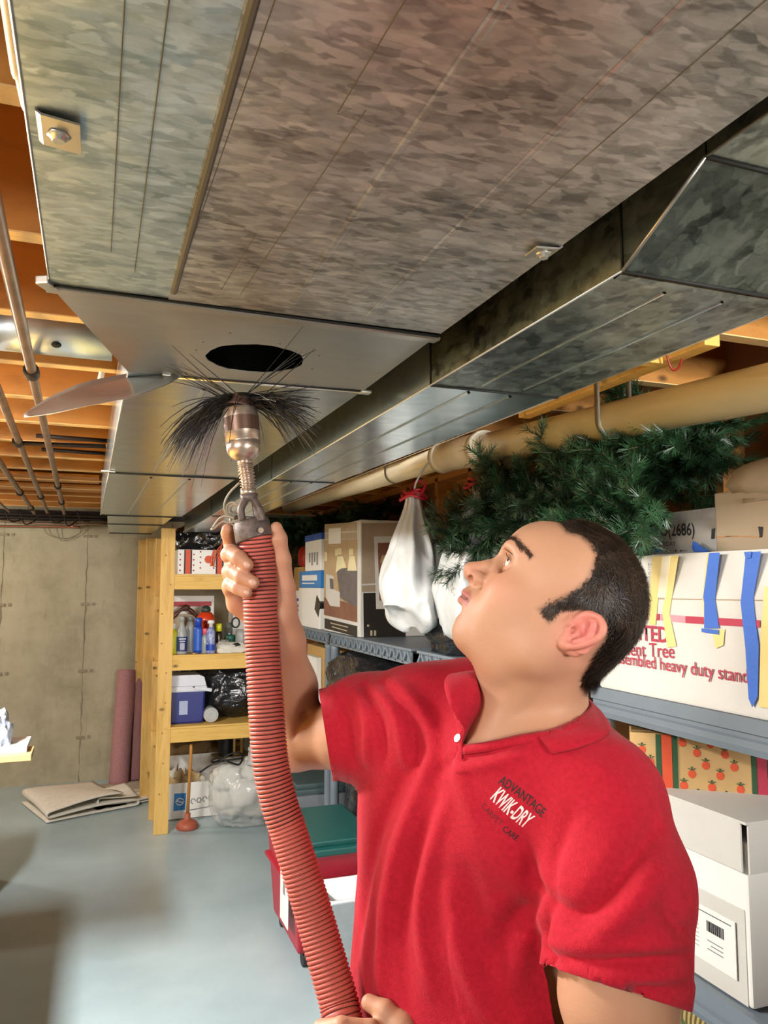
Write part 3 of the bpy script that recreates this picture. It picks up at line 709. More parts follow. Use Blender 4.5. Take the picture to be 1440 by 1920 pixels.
while yy > y0+.065:
    wd = random.choice((.0009, .0016, .0025)); box(b, XL_-.0008, XL_, yy-wd, yy, .832, .854); yy -= wd + random.choice((.001, .0018))
ob('barcode', b, M_ink, w=T)
for i in range(9):
    b = B(); z = .862-.009*i; box(b, XL_-.0006, XL_, y0+.14, y0+.185-.004*(i % 3), z, z+.0012); ob('printed_line', b, M_greyink, w=T)
for i in range(3):
    b = B(); z = .812-.009*i; box(b, XL_-.0006, XL_, y0+.07, y0+.115-.01*(i % 2), z, z+.0022); ob('printed_line', b, M_greyink, w=T)
T = thing('metal_clasp', 'small chrome clasp lying on the lid of the white file box', 'clasp', tuple(pt(1428, 1480, Z=1.096)))
M_chrome = mat('chrome', '#c8c8cc', .15, 1)
p = Vector(pt(1426, 1478, Z=1.104))
for k in range(3):
    b = B(); q = [p + Vector((.008*k + .009*math.cos(a), .009*math.sin(a) - .012*k, .002*k)) for a in [2*math.pi*i/14 for i in range(15)]]; tube(b, q, .0022, 6, False); ob('ring', b, M_chrome, w=T)
b = B(); box(b, p.x+.01, p.x+.045, p.y-.035, p.y-.02, 1.0945, 1.101, .002); ob('clasp_plate', b, M_chrome, w=T)
# rug roll on the lowest shelf
M_weave = Nt('tan_woven_rug'); _v = M_weave.coord(); _w = M_weave.n('ShaderNodeTexWave', bands_direction='Y'); _w.inputs['Scale'].default_value = 22; _w.inputs['Distortion'].default_value = 1.5; M_weave.l(_v, _w.inputs['Vector'])
_c = M_weave.ramp(_w.outputs['Fac'], [(.3, '#5a4a22'), (.7, '#a8945c')])
_c = M_weave.mix(M_weave.ramp(M_weave.noise(_v, 11, 4, .7), [(.52, (0, 0, 0)), (.56, (1, 1, 1))]), _c, '#3b5a34')
_c = M_weave.mix(M_weave.ramp(M_weave.noise(M_weave.coord((1, 1.2, .9)), 7, 4, .6), [(.60, (0, 0, 0)), (.63, (1, 1, 1))]), _c, '#6a1d18')
M_weave.set(Base_Color=_c, Roughness=.9); M_weave.bump(_w.outputs['Fac'], .5, .004); M_weave = M_weave.m
T = thing('rolled_rug', 'rolled tan rug with dark red and green pattern under the right hand shelf', 'rug', (1.42, 1.1, .425))
b = B(); q = []
prof = []
for k in range(90):
    a = k/90*2*math.pi*2.5; r = .125 - .008*a; prof.append((1.42 + r*math.cos(a-.6), .555 + r*math.sin(a-.6)))
P = [[(x, y_, z) for x, z in prof] for y_ in np.linspace(.55, 1.7, 24)]
grid_surf(b, P); solid(b, .006); ob('rug_roll', b, M_weave, w=T)

# ---- lamp carton (printed picture of bedroom lamps)
x0, y0, zb, zt = 1.272, 3.75, 1.3115, 1.915
T = thing('lamp_carton', 'tall carton printed with a bedroom picture and table lamps on the upper shelf', 'box', (1.45, 4.05, zb))
b = B(); box(b, x0, 1.66, y0, 4.42, zb, zt, .004); ob('carton_body', b, M_white, w=T)
M_beige = mat('print_beige', '#b8a78c', .5); M_taupe = mat('print_taupe', '#a3917c', .5); M_dk = mat('print_dark', '#27241f', .5); M_cream = mat('print_cream', '#eadfb0', .5)
M_bed = mat('print_bed_grey', '#6d6668', .5, c2='#57514f', scale=30); M_brn = mat('print_brown', '#6f4636', .5, c2='#8a5f49', scale=6); M_warm = mat('print_warm_wall', '#bb9f76', .5)
X = x0
def dl(poly, m, nm='printed_patch', off=.0010): return decal(nm, poly, m, T, X=X, off=off)
dl([(609, 1001), (669, 998), (669, 1010), (609, 1011)], M_beige); dl([(609, 983), (669, 979), (669, 995), (609, 999)], M_beige)
dl([(608, 1013), (670, 1011), (670, 1167), (608, 1153)], M_warm)
dl([(608, 1120), (645, 1128), (670, 1135), (670, 1167), (608, 1153)], M_brn, off=.0016)
dl([(629, 1030), (633, 1030), (633, 1042), (629, 1042)], M_cream, off=.002); dl([(655, 1029), (663, 1029), (663, 1041), (655, 1041)], M_cream, off=.002); dl([(633, 1028), (641, 1028), (641, 1040), (633, 1040)], M_cream, off=.002)
dl([(633, 1043), (643, 1043), (651, 1068), (630, 1074)], M_cream, off=.002); dl([(656, 1042), (665, 1042), (670, 1070), (652, 1070)], M_cream, off=.002)
dl([(632, 1072), (640, 1066), (655, 1064), (670, 1070), (670, 1138), (655, 1132), (638, 1120)], M_bed, off=.0024)
dl([(612, 1076), (626, 1080), (628, 1106), (638, 1110), (638, 1138), (620, 1136), (612, 1120)], M_white, off=.0026)
dl([(619, 1084), (626, 1086), (627, 1105), (620, 1104)], M_bed, off=.003)
dl([(609, 1034), (614, 1036), (614, 1052), (609, 1052)], M_cream, off=.002)
dl([(609, 1159), (670, 1174), (670, 1194), (609, 1178)], M_dk)
for k in range(2): dl([(620+3*k, 1167+7*k), (653-2*k, 1175+7*k), (653-2*k, 1177+7*k), (620+3*k, 1169+7*k)], M_beige, off=.0016)
dl([(617, 991), (640, 989), (640, 1019), (617, 1020)], M_paper, 'paper_label', .003)
Y = y0
def dy(poly, m, nm='printed_patch', off=.0010): return decal(nm, poly, m, T, Y=Y, off=off)
dy([(678, 981), (760, 980), (760, 1090), (678, 1095)], M_taupe); dy([(678, 1098), (760, 1094), (760, 1107), (678, 1110)], M_taupe)
dy([(681, 1112), (760, 1110), (760, 1195), (682, 1198)], M_dk)
dy([(701, 1006), (800, 1004), (800, 1140), (705, 1142)], M_white, off=.0016); dy([(708, 1018), (800, 1016), (800, 1125), (711, 1126)], M_brn, off=.0022)
dy([(716, 1041), (728, 1041), (730, 1055), (712, 1055)], M_warm, off=.003); dy([(719, 1056), (725, 1056), (725, 1100), (719, 1100)], M_warm, off=.003)
for x_ in (694, 701): dy([(x_, 1182), (x_+4, 1182), (x_+4, 1192), (x_, 1192)], M_beige, off=.0016)
dy([(688, 1171), (692, 1171), (692, 1175), (688, 1175)], M_beige, off=.0016)

# ---- blue and white cartons, red bag, tan box in the deepest unit
def xb(px): return 1.27/math.tan(math.atan((px-720)/1440)+YAW)
T = carton('white carton with a torn black corner, bottom of the blue and white stack', 1.27, 1.60, 4.50, 5.02, 1.3115, 1.56, M_paper)
b = B(); b.faces.new([b.verts.new(plane_pt(a, c, Y=4.499, off=0)) for a, c in ((597, 1130), (604, 1129), (612, 1140), (612, 1175), (606, 1165), (601, 1150))]) ; b.free()
b = B(); box(b, 1.2685, 1.35, 4.4985, 4.60, 1.40, 1.50, .001, Matrix.Rotation(.5, 3, 'X')); ob('torn_black_corner', b, M_bag, w=T)
T = carton('blue banded carton with white script in the middle of the carton stack', 1.268, 1.60, 4.49, 5.00, 1.5605, 1.665, M_lblue)
b = B(); box(b, 1.266, 1.268, 4.56, 4.92, 1.605, 1.640, .001); ob('printed_script_band', b, M_paper, w=T)
b = B(); box(b, 1.266, 1.268, 4.62, 4.92, 1.585, 1.592, .001); ob('printed_line', b, M_paper, w=T)
T = carton('upright white carton with a blue top on the carton stack', 1.27, 1.58, 4.48, 4.86, 1.6655, 1.855, M_paper)
b = B(); box(b, 1.268, 1.582, 4.478, 4.862, 1.855, 1.895, .002); ob('blue_lid', b, M_blueP, w=T)
for i in range(4):
    b = B(); box(b, 1.2685, 1.27, 4.55+.06*i, 4.58+.06*i, 1.70+.02*(i % 2), 1.78); ob('printed_line', b, M_greyink, w=T)
T = carton('small white carton with a blue print beside the tall stack', 1.275, 1.58, 5.03, 5.28, 1.3115, 1.54, M_paper)
for z in (1.40, 1.43, 1.47): 
    b = B(); box(b, 1.2735, 1.275, 5.04, 5.22, z, z+.018); ob('printed_line', b, M_blueP, w=T)
carton('plain tan box on the small blue printed carton', 1.30, 1.58, 5.03, 5.28, 1.5405, 1.70, M_tan)
T = thing('red_bag', 'crumpled red plastic bag on top of the tan box', 'bag', (1.42, 5.1, 1.701)); b = B(); blob(b, (1.42, 5.06, 1.77), (.13, .15, .085), 21, .2, 3, 1.7005); ob('bag_body', b, mat('red_plastic', '#b42a22', .35, bump=.4, bscale=25), w=T)
carton('pale tan box at the back of the shelf beside the big black bag', 1.30, 1.60, 4.50, 4.90, .722, 1.20, M_tan)
T = carton('small cream box in front of the pale tan box', 1.262, 1.298, 4.55, 4.80, .722, 1.14, M_paper)

# ---- hanging white bags
M_wbag = mat('white_bag_plastic', '#c8cac9', .34, c2='#b9bcbd', scale=14, bump=.6, bscale=30, stretch=(1, 1, .6), Transmission_Weight=.0)
M_rstring = mat('red_drawstring', '#b3162a', .4)
def hangbag(label, c, top, L, r, seed, lean=0):
    T = thing('hanging_bag', label, 'bag', (c[0], c[1], top-L))
    b = B(); P = []; nz, na = 60, 96
    for i in range(nz+1):
        s = i/nz; 
        prof = .24 + .90*smoothstep(0, .62, s)**.9; prof *= max(.01, (1 - smoothstep(.74, 1.02, s)**3.0))
        row = []
        for j in range(na):
            a = 2*math.pi*j/na
            pl = .16*(1-s)*math.sin(9*a+seed+2*s) + .06*math.sin(5*a - 3*s+seed) + .05*math.sin(15*a+seed*2)*(1-s)
            n1 = noise.noise(Vector((math.cos(a)*1.7+seed, math.sin(a)*1.7, s*4)))*.22 + (1-2*abs(noise.noise(Vector((math.cos(a)*2.6+seed, math.sin(a)*2.6, s*5+3)))))*.10
            rr = r*prof*(1 + pl + n1*smoothstep(.1, .5, s))
            row.append((c[0] + rr*math.cos(a)*.8 + lean*s*.3, c[1] + rr*math.sin(a)*1.05 + lean*s, top - L*s*(1 - .10*smoothstep(.7, 1, s)) + .05*math.sin(a*2+seed)*smoothstep(.7, .95, s)*(1-smoothstep(.95, 1, s))))
        P.append(row)
    grid_surf(b, P, True); ob('bag_body', b, M_wbag, w=T)
    b = B()
    for k in range(3):
        q = [(c[0] + r*(.30+.06*k)*math.cos(a), c[1] + r*(.40+.05*k)*math.sin(a), top - .012*k + .008*math.sin(3*a+k)) for a in [2*math.pi*i/24 for i in range(25)]]
        tube(b, q, .006, 6, False)
    tube(b, smoothpath([(c[0], c[1]+.04, top), (c[0]+.02, c[1]+.02, top+.05), (c[0]+.03, c[1]-.05, top+.03), (c[0]+.01, c[1]-.06, top-.01)], 6), .006, 6)
    ob('drawstring', b, M_rstring, w=T)
    b = B(); tube(b, smoothpath([(c[0], c[1], top-.01), (c[0]+.02, c[1], top+.06), (1.33, c[1], pv(c[1])[2]+.053), (1.375, c[1], pv(c[1])[2]+.02)], 6), .004, 6); ob('hanging_loop', b, M_wbag, w=T)
    return T
p = pt(772, 925, X=1.20); hangbag('full white plastic bag with red drawstring hanging beside the lamp carton', (1.20, p[1]-.02, 0), p[2], .60, .128, 1.0)
p = pt(905, 900, X=1.31); hangbag('white plastic bag hanging behind the garland, partly covered by the green branches', (1.31, p[1], 0), p[2], .66, .15, 4.2, lean=.12)

# ---- artificial garland branches: one branch shape copied, every branch a piece
M_needle = mat('green_needles', '#2c5230', .45, c2='#173019', scale=40)
M_stem = mat('wire_stem', '#3a3524', .7)
def branch_mesh(L, seed, n=300, nl=.032):
    rnd = random.Random(seed); b = B(); bend = rnd.uniform(-.2, .2)
    def sp(s): return Vector((L*s, bend*L*s*s, -.10*L*s*s))
    tube(b, [sp(i/6) for i in range(7)], .0016, 4, mi=1)
    twigs = [(sp, 1.0)]
    for t in range(5):
        s0 = .15+.16*t; a = rnd.uniform(0, 6.28); dr = Vector((.7, .6*math.cos(a), .6*math.sin(a))).normalized(); o = sp(s0); l2 = L*(.42-.05*t)
        def f(s, o=o, dr=dr, l2=l2): return o + dr*(l2*s)
        tube(b, [f(0), f(1)], .0012, 4, mi=1); twigs.append((f, l2/L))
    for f, k in twigs:
        for i in range(int(n*k)):
            s = rnd.random(); p = f(s); t = (f(min(1, s+.01)) - f(max(0, s-.01))).normalized()
            a = rnd.uniform(0, 6.283); u = t.orthogonal().normalized(); v = t.cross(u); d = (u*math.cos(a)+v*math.sin(a))*.85 + t*.6; d.normalize()
            l = nl*rnd.uniform(.7, 1.15); sd = d.cross(t).normalized()*.0011
            q = [b.verts.new(x) for x in (p-sd, p+sd, p+d*l+sd*.4, p+d*l-sd*.4)]
            b.faces.new(q)
    me = bpy.data.meshes.new('branch'); b.to_mesh(me); b.free(); me.materials.append(M_needle); me.materials.append(M_stem); return me
BR = [branch_mesh(.24, s) for s in (1, 2, 3)]
def garland(label, spine, n, rad, seed, lim):
    rnd = random.Random(seed); T = thing('artificial_garland', label, 'garland', spine[len(spine)//2])
    P = smoothpath(spine, 10)
    b = B(); tube(b, P, .006, 6); ob('stem', b, M_stem, w=T)
    i = 0
    while i < n:
        k = rnd.random()*(len(P)-2); a = P[int(k)]; t = Vector(P[int(k)+1]-a).normalized()
        d = Vector((rnd.gauss(0, 1), rnd.gauss(0, 1), rnd.gauss(0, .8)))
        if rnd.random() < .5: d.x = -abs(d.x)
        d.normalize(); off = Vector((rnd.uniform(-1, 1)*rad[0], rnd.uniform(-1, 1)*rad[1], rnd.uniform(-1, 1)*rad[2]))
        c_ = Vector(a) + off
        tip = c_ + d*.2
        if not lim(c_, tip): continue
        i += 1; o = new_obj('branch', rnd.choice(BR), parent=T); o.location = c_ - Vector(T.location); o.rotation_euler = d.to_track_quat('X', 'Z').to_euler(); s_ = rnd.uniform(.75, 1.15); o.scale = (s_,)*3
    return T
garland('thick green artificial garland piled above and left of the man\'s head', [tuple(pt(872, 1075, X=1.30)), tuple(pt(920, 1010, X=1.36)), tuple(pt(985, 965, X=1.42)), tuple(pt(1080, 905, X=1.48)), tuple(pt(1190, 862, X=1.52)), tuple(pt(1330, 835, X=1.56))], 225, (.10, .10, .08), 3, lambda c, t: min(proj(c)[0][0], proj(t)[0][0]) > 822 and max(c.x, t.x) < 1.79 and min(c.z, t.z) > 1.36 and (max(c.z, t.z) < 2.04 or min(c.x, t.x) > 1.42) and (min(c.z, t.z) > 1.68 or max(c.y, t.y) > 1.9))
garland('second green garland lying along the wall below the first at right', [tuple(pt(1000, 1005, X=1.36)), tuple(pt(1110, 985, X=1.35)), tuple(pt(1190, 985, X=1.33)), tuple(pt(1245, 965, X=1.34))], 110, (.06, .07, .06), 5, lambda c, t: max(c.x, t.x) < 1.79 and min(c.z, t.z) > 1.655 and max(proj(t)[0][0], proj(c)[0][0]) < 1232)
garland('dark green garland lying on cartons behind the man\'s raised hand', [tuple(pt(515, 985, X=1.35)), tuple(pt(575, 1000, X=1.45)), tuple(pt(660, 962, X=1.62)), tuple(pt(735, 950, X=1.66))], 90, (.08, .16, .08), 9, lambda c, t: max(c.x, t.x) < 1.79 and max(c.z, t.z) < 2.08 and min(c.z, t.z) > 1.9-.42*(min(c.y, t.y) > 5.05) and min(c.x, t.x) > 1.22)

# ---- totes and bins on the floor
def tote(label, x0, x1, y0, y1, h, mb, ml, lh=.05, name='storage_tote', z0=0, taper=.02):
    T = thing(name, label, 'bin', ((x0+x1)/2, (y0+y1)/2, z0)); hx, hy = (x1-x0)/2, (y1-y0)/2
    b = B(); v = box(b, -hx+.012, hx-.012, -hy+.012, hy-.012, 0.0, h, .014)
    for q in b.verts:
        k = 1 - (1-q.co.z/h)*taper/min(hx, hy)*1.5; q.co.x *= k; q.co.y *= k
    box(b, -hx+.004, hx-.004, -hy+.004, hy-.004, h*.62, h*.66, .004)
    ob('tote_body', b, mb, T)
    if ml:
        b = B(); box(b, -hx, hx, -hy, hy, h-.005, h+lh*.5, .008); box(b, -hx+.03, hx-.03, -hy+.03, hy-.03, h+lh*.45, h+lh, .008); ob('lid', b, ml, T)
    return T
M_teal = mat('teal_plastic', '#185550', .4); M_redp = mat('red_plastic_tote', '#a82436', .42); M_greyt = mat('grey_tote_plastic', '#85898f', .45); M_greent = mat('dark_green_grey_lid', '#4a5c5c', .45)
T = tote('red storage tote with a teal lid standing on the floor by the shelf', .79, 1.20, 3.18, 3.75, .40, M_redp, M_teal, z0=.06)
b = B(); box(b, -.207, -.2035, -.22, -.08, .10, .33, .001); ob('paper_label', b, M_paper, T)
b = B(); box(b, -.2095, -.207, -.17, -.14, .22, .27, .0005); ob('printed_patch', b, M_greyink, T)
for sx in (-.12, .12):
    for sy in (-.2, .2):
        b = B(); tube(b, [(sx-.02, sy, -.028), (sx+.02, sy, -.028)], .031, 16); ob('wheel', b, M_black, T)
T = thing('plastic_bin', 'white open plastic bin in front of the red tote beside the hose', 'bin', (1.0, 3.02, 0))
M_wb = mat('white_plastic_bin', '#eceeee', .35)
b = B(); P = []
for z, k in ((.004, .93), (.37, 1.0), (.37, 1.05), (.385, 1.05), (.385, .97), (.02, .90)):
    row = []
    for cx_, cy_ in ((-1, -1), (1, -1), (1, 1), (-1, 1)):
        for a in range(5):
            t_ = (math.pi*(1.25 if (cx_, cy_) == (-1, -1) else 1.75 if (cx_, cy_) == (1, -1) else .25 if (cx_, cy_) == (1, 1) else .75)) + (a-2)*math.pi/8
            row.append(((cx_*.115 + .02*math.cos(t_))*k, (cy_*.09 + .02*math.sin(t_))*k, z))
    P.append(row)
V_ = grid_surf(b, P, True); b.faces.new(V_[0][::-1]); b.faces.new(V_[-1]); ob('bin_body', b, M_wb, T)
tote('grey storage tote with a dark green lid on the floor behind the hose', 1.10, 1.52, 4.45, 5.05, .37, M_greyt, M_greent)
carton('tan cardboard box on the bottom shelf beside the man\'s shirt', 1.27, 1.44, 3.34, 3.52, .171, .47, M_tan)
T = thing('white_board', 'white board lying across the bottom shelf next to the pole', 'board', (1.30, 3.15, .171)); b = B(); box(b, 1.20, 1.40, 3.04, 3.32, .172, .19, .003); ob('board_panel', b, M_paper, w=T)
T = thing('pink_card', 'piece of salmon pink card lying behind the teal lid', 'card', tuple(pt(588, 1578, Z=.465))); b = B(); b.faces.new([b.verts.new(pt(a, c, Z=.462)) for a, c in ((574, 1566), (584, 1567), (598, 1582), (582, 1584))]); solid(b, .002); ob('card_sheet', b, mat('salmon_card', '#d08070', .6), w=T)
# ================================================================ yellow lumber shelves at the back
YS = 5.22
T = thing('wooden_shelf_unit', 'home built yellow lumber shelf unit against the concrete wall', 'shelf unit', (.8, 5.9, 0))
for (x0, y_, top, wd) in ((.395, YS, 1.95, .089), (.385, 5.55, 1.90, .07), (.352, 6.05, 1.93, .08), (.325, 6.66, 1.95, .089), (1.12, YS, 1.95, .07), (1.12, 6.66, 1.95, .08)):
    b = B(); box(b, x0, x0+wd, y_, y_+.04, 0, top, .003); ob('post', b, M_lumber, w=T)
b = B(); box(b, .44, .478, YS+.04, YS+.09, 1.83, 1.955, .002); ob('post_block', b, M_lumber, w=T)
for z in (1.648, 1.122, .664):
    b = B(); box(b, .478, 1.19, YS+.004, YS+.042, z-.100, z-.012, .003); ob('front_rail', b, M_lumberx, w=T)
    b = B(); box(b, .415, .44, YS+.04, 6.66, z-.100, z-.012, .003); ob('side_rail', b, mat('yellow_rail', '#d2a654', .6), w=T)
    b = B(); box(b, .44, 1.19, YS-.004 if z < .7 else YS+.006, 6.70, z-.012, z, .001); ob('shelf_deck', b, M_lumberx, w=T)
for z in (1.45, 1.02, .56):
    b = B(); box(b, .375, .415, 5.4, 5.48, z-.04, z+.05, .002); ob('cleat_block', b, M_lumber, w=T)
rs = random.Random(3)
for i in range(9):
    z = .25+.19*i; b = B(); lathe(b, [(.006, 0), (.005, .0015)], 8); bmesh.ops.rotate(b, verts=b.verts, cent=(0, 0, 0), matrix=Matrix.Rotation(R_(90), 3, 'X')); bmesh.ops.translate(b, verts=b.verts, vec=(.41+rs.uniform(0, .06), YS+.0005, z)); ob('nail_hole', b, M_stud, w=T)

def sx(px, Y=5.3): return float(pt(px, 1200, Y=Y)[0])
def sz(py, Y=5.3, px=380): return float(pt(px, py, Y=Y)[2])
# top shelf
blackbag('black bag crammed on the top wooden shelf under the duct', (.86, 5.66, 1.885), (.34, .30, .14), 31, 1.80, None, .16)
Z1 = 1.6485
T = carton('white ornament box with small red prints and orange bands on the top wooden shelf', .505, 1.02, 5.27, 5.52, Z1, Z1+.165, M_paper)
for px in (349, 409):
    x = sx(px, 5.27) - .7625
    b = B(); box(b, x-.026, x-.016, -.1265, -.125, .003, .163); box(b, x+.016, x+.026, -.1265, -.125, .003, .163); ob('dark_band', b, M_ink, T)
    b = B(); box(b, x-.016, x+.016, -.1270, -.125, .003, .163); ob('orange_band', b, M_orange, T)
for i in range(11):
    for j in range(4):
        x = -.24 + i*.044; z = .025+.036*j+(i % 2)*.018
        if abs(x-(sx(349, 5.27)-.7625)) < .034 or abs(x-(sx(409, 5.27)-.7625)) < .034 or z > .155 or (abs(x+.06) < .03): continue
        b = B(); lathe(b, [(.006, 0), (.005, .0004)], 8); bmesh.ops.rotate(b, verts=b.verts, cent=(0, 0, 0), matrix=Matrix.Rotation(R_(90), 3, 'X')); bmesh.ops.translate(b, verts=b.verts, vec=(x, -.1252, z)); ob('printed_dot', b, M_red, T)
b = B(); lathe(b, [(.026, 0), (.024, .0006)], 20); bmesh.ops.rotate(b, verts=b.verts, cent=(0, 0, 0), matrix=Matrix.Rotation(R_(90), 3, 'X')); bmesh.ops.translate(b, verts=b.verts, vec=(-.055, -.1254, .10)); ob('printed_disc', b, M_orange, T)
T = thing('orange_ribbon', 'tangled bright orange ribbon hanging in front of the ornament box', 'ribbon', tuple(pt(405, 1040, Y=5.22)))
b = B()
for q in (((430, 1012), (418, 1020), (406, 1035), (400, 1060)), ((420, 1010), (410, 1040), (402, 1045), (396, 1042)), ((396, 1058), (402, 1062), (408, 1060)), ((402, 1030), (398, 1045), (396, 1062))):
    c = smoothpath([pt(a, e, Y=5.25) for a, e in q], 5); P = [[p + np.array([-.006, 0, 0]), p + np.array([.006, .004, .002])] for p in c]; grid_surf(b, P)
solid(b, .001); ob('ribbon_strip', b, mat('orange_ribbon', '#e0561c', .4), w=T)
# second shelf
Z2s = 1.1225
T = carton('white box with a red stripe at the back of the second wooden shelf', .50, .82, 5.75, 6.0, Z2s, 1.50, M_paper)
b = B(); box(b, -.155, .14, -.1262, -.125, .30, .335); ob('red_stripe', b, mat('bright_red_print', '#b41f2a', .5), T)
T = thing('mirror_frame', 'ornate brown arched picture frame behind the bottles on the second shelf', 'frame', (.60, 5.60, Z2s))
b = B(); q = [(.60 + .115*math.cos(a), 5.60, 1.27 + .115*math.sin(a) + (.03*max(0, math.sin(a))**8)) for a in [math.pi*2*k/40 for k in range(41)]]
tube(b, q, [.014 + .004*math.sin(k*1.9) for k in range(41)], 8, False); blob(b, (.60, 5.60, 1.415), (.03, .014, .022), 4, .3, 2); blob(b, (.50, 5.60, 1.33), (.016, .012, .03), 5, .3, 2); blob(b, (.70, 5.60, 1.33), (.016, .012, .03), 6, .3, 2)
box(b, .50, .70, 5.595, 5.61, Z2s, 1.17, .003); ob('carved_rim', b, mat('carved_brown_wood', '#5e3526', .45), w=T, smooth=True)
b = B(); lathe(b, [(.105, 0), (.105, .004)], 40); bmesh.ops.rotate(b, verts=b.verts, cent=(0, 0, 0), matrix=Matrix.Rotation(R_(90), 3, 'X')); bmesh.ops.translate(b, verts=b.verts, vec=(.60, 5.603, 1.27)); ob('picture_panel', b, M_beige, w=T)
def bottle(label, px, y_, prof, mb, cap=None, mcap=None, lab=None, mlab=None, name='bottle', z=Z2s, seg=20, extra=None):
    x = sx(px, y_); T = thing(name, label, 'bottle' if 'can' not in name else 'can', (x, y_, z))
    b = B(); lathe(b, prof, seg, cap=True); ob('bottle_body' if 'can' not in name else 'can_body', b, mb, T)
    if cap: b = B(); lathe(b, cap, seg); ob('cap', b, mcap, T)
    if lab: b = B(); lathe(b, [(prof[1][0]+.0012, lab[0]), (prof[1][0]+.0012, lab[1])], seg, cap=False); ob('printed_label', b, mlab, T)
    if extra: extra(T)
    return T
M_plg = mat('grey_bottle_plastic', '#9d9f9d', .35); M_navy = mat('navy_label', '#25386b', .45); M_clear = mat('milky_clear_plastic', '#c9cfd0', .2, Transmission_Weight=.5)
M_can = mat('blue_can', '#1f48b0', .3); M_yb = mat('yellow_bottle', '#d8d82a', .35); M_pk = mat('pink_plastic', '#e2606a', .35); M_wc = mat('white_cap', '#e8e8e4', .35)
def lblex(T):
    b = B(); box(b, -.015, .015, -.037, -.0355, .03, .075, .001); ob('label_panel', b, mat('label_grey', '#a9a7b4', .5), T)
    b = B(); box(b, -.022, .022, -.037, -.0355, .098, .104); box(b, -.018, .018, -.037, -.0355, .084, .088); ob('label_line', b, M_wc, T)
bottle('yellow bottle with a white cap half hidden by the post on the second shelf', 325, 5.30, [(.024, 0), (.026, .01), (.026, .14), (.014, .165)], M_yb, [(.015, .165), (.015, .20), (.012, .205)], M_wc)
bottle('grey spray-type bottle with a navy label at the left of the second shelf', 341, 5.29, [(.033, 0), (.0355, .008), (.0355, .125), (.030, .155), (.015, .195), (.014, .215)], M_plg, [(.016, .215), (.016, .245), (.012, .248)], M_plg, (.02, .115), M_navy, extra=lblex)
bottle('plain grey bottle standing directly behind the navy labelled bottle', 356, 5.38, [(.030, 0), (.032, .008), (.032, .17), (.016, .21)], M_plg, [(.017, .21), (.017, .24), (.013, .242)], mat('dark_grey_cap', '#7d7f7c', .4))
bottle('tall blue aerosol can with a blue cap on the second shelf', 371, 5.32, [(.026, 0), (.028, .004), (.028, .17), (.022, .18)], M_can, [(.024, .18), (.024, .232), (.020, .236)], M_can, (.02, .16), mat('blue_label', '#2f62c4', .35), name='spray_can')
bottle('milky clear bottle with a pink cap between the blue and the white-capped can', 384, 5.30, [(.019, 0), (.021, .006), (.021, .10), (.013, .125)], M_clear, [(.016, .125), (.018, .16), (.014, .165)], M_pk)
bottle('white capped aerosol can with blue and yellow label on the second shelf', 395, 5.28, [(.027, 0), (.029, .004), (.029, .145), (.013, .175)], mat('blue_white_can', '#b9c2dc', .3, c2='#2b3f9a', scale=60), [(.013, .175), (.013, .196), (.024, .198), (.022, .218), (.008, .222)], M_wc, (.02, .06), M_can, name='spray_can')
bottle('small yellow capped bottle behind the aerosol cans', 410, 5.36, [(.022, 0), (.024, .006), (.024, .12), (.018, .14)], M_greend if False else mat('dark_brown_glass', '#2e2418', .2), [(.020, .14), (.020, .19), (.016, .193)], M_yb)
T = thing('orange_red_float', 'orange-red rounded globe with a dark cap behind the cans', 'lamp globe', (sx(385, 5.5), 5.5, Z2s))
b = B(); lathe(b, [(.030, 0), (.034, .05), (.034, .14), (.05, .16), (.064, .20), (.060, .235), (.04, .262), (.012, .272)], 28); ob('globe_body', b, mat('orange_red_glossy', '#d8401c', .25), T)
b = B(); lathe(b, [(.026, .262), (.034, .275), (.030, .300), (.012, .312)], 20); ob('cap', b, mat('dark_green_cap', '#2f3b35', .4), T)
T = thing('jar_lid', 'flat brass coloured jar lid lying at the shelf edge', 'lid', (sx(365, 5.26), 5.262, Z2s)); b = B(); lathe(b, [(.026, 0), (.026, .008), (.022, .010)], 24); ob('lid_disc', b, mat('brass_lid', '#b79a5a', .35, .7), T)
M_rag = mat('grey_rag', '#a9a39a', .9, bump=.5, bscale=30); M_ragw = mat('cream_rag', '#d8d3c6', .9, bump=.5, bscale=30)
T = thing('rag', 'grey crumpled rag on the second wooden shelf', 'rag', (sx(420, 5.35), 5.35, Z2s)); b = B(); blob(b, (sx(418, 5.35), 5.35, 1.15), (.055, .07, .05), 41, .3, 4, Z2s+.0005); ob('cloth', b, M_rag, w=T)
T = thing('rag', 'cream rag with a dark patch at the right of the second wooden shelf', 'rag', (sx(440, 5.3), 5.30, Z2s)); b = B(); blob(b, (sx(436, 5.3), 5.31, 1.14), (.10, .06, .045), 43, .3, 4, Z2s+.0005); ob('cloth', b, M_ragw, w=T)
b = B(); blob(b, (sx(443, 5.28), 5.28, 1.165), (.03, .02, .02), 44, .3, 3); ob('dark_patch', b, M_black, w=T)
T = thing('green_cup', 'small dark green cup among the rags', 'cup', (sx(432, 5.42), 5.42, 1.1225)); b = B(); lathe(b, [(.022, 0), (.025, .06), (.034, .085), (.036, .11), (.028, .11), (.024, .07)], 20); ob('cup_body', b, mat('green_plastic', '#1f5a4a', .4), T)
T = thing('glass_jar', 'clear glass jar with dark contents behind the green cup', 'jar', (sx(430, 5.55), 5.55, Z2s)); b = B(); lathe(b, [(.035, 0), (.038, .01), (.038, .15), (.030, .17), (.030, .19)], 24); ob('jar_body', b, mat('greenish_glass', '#8f968c', .1, Transmission_Weight=.6), T)
b = B(); lathe(b, [(.032, .05), (.034, .12)], 20); ob('jar_contents', b, mat('dark_blue_stuff', '#2a3350', .5), T)
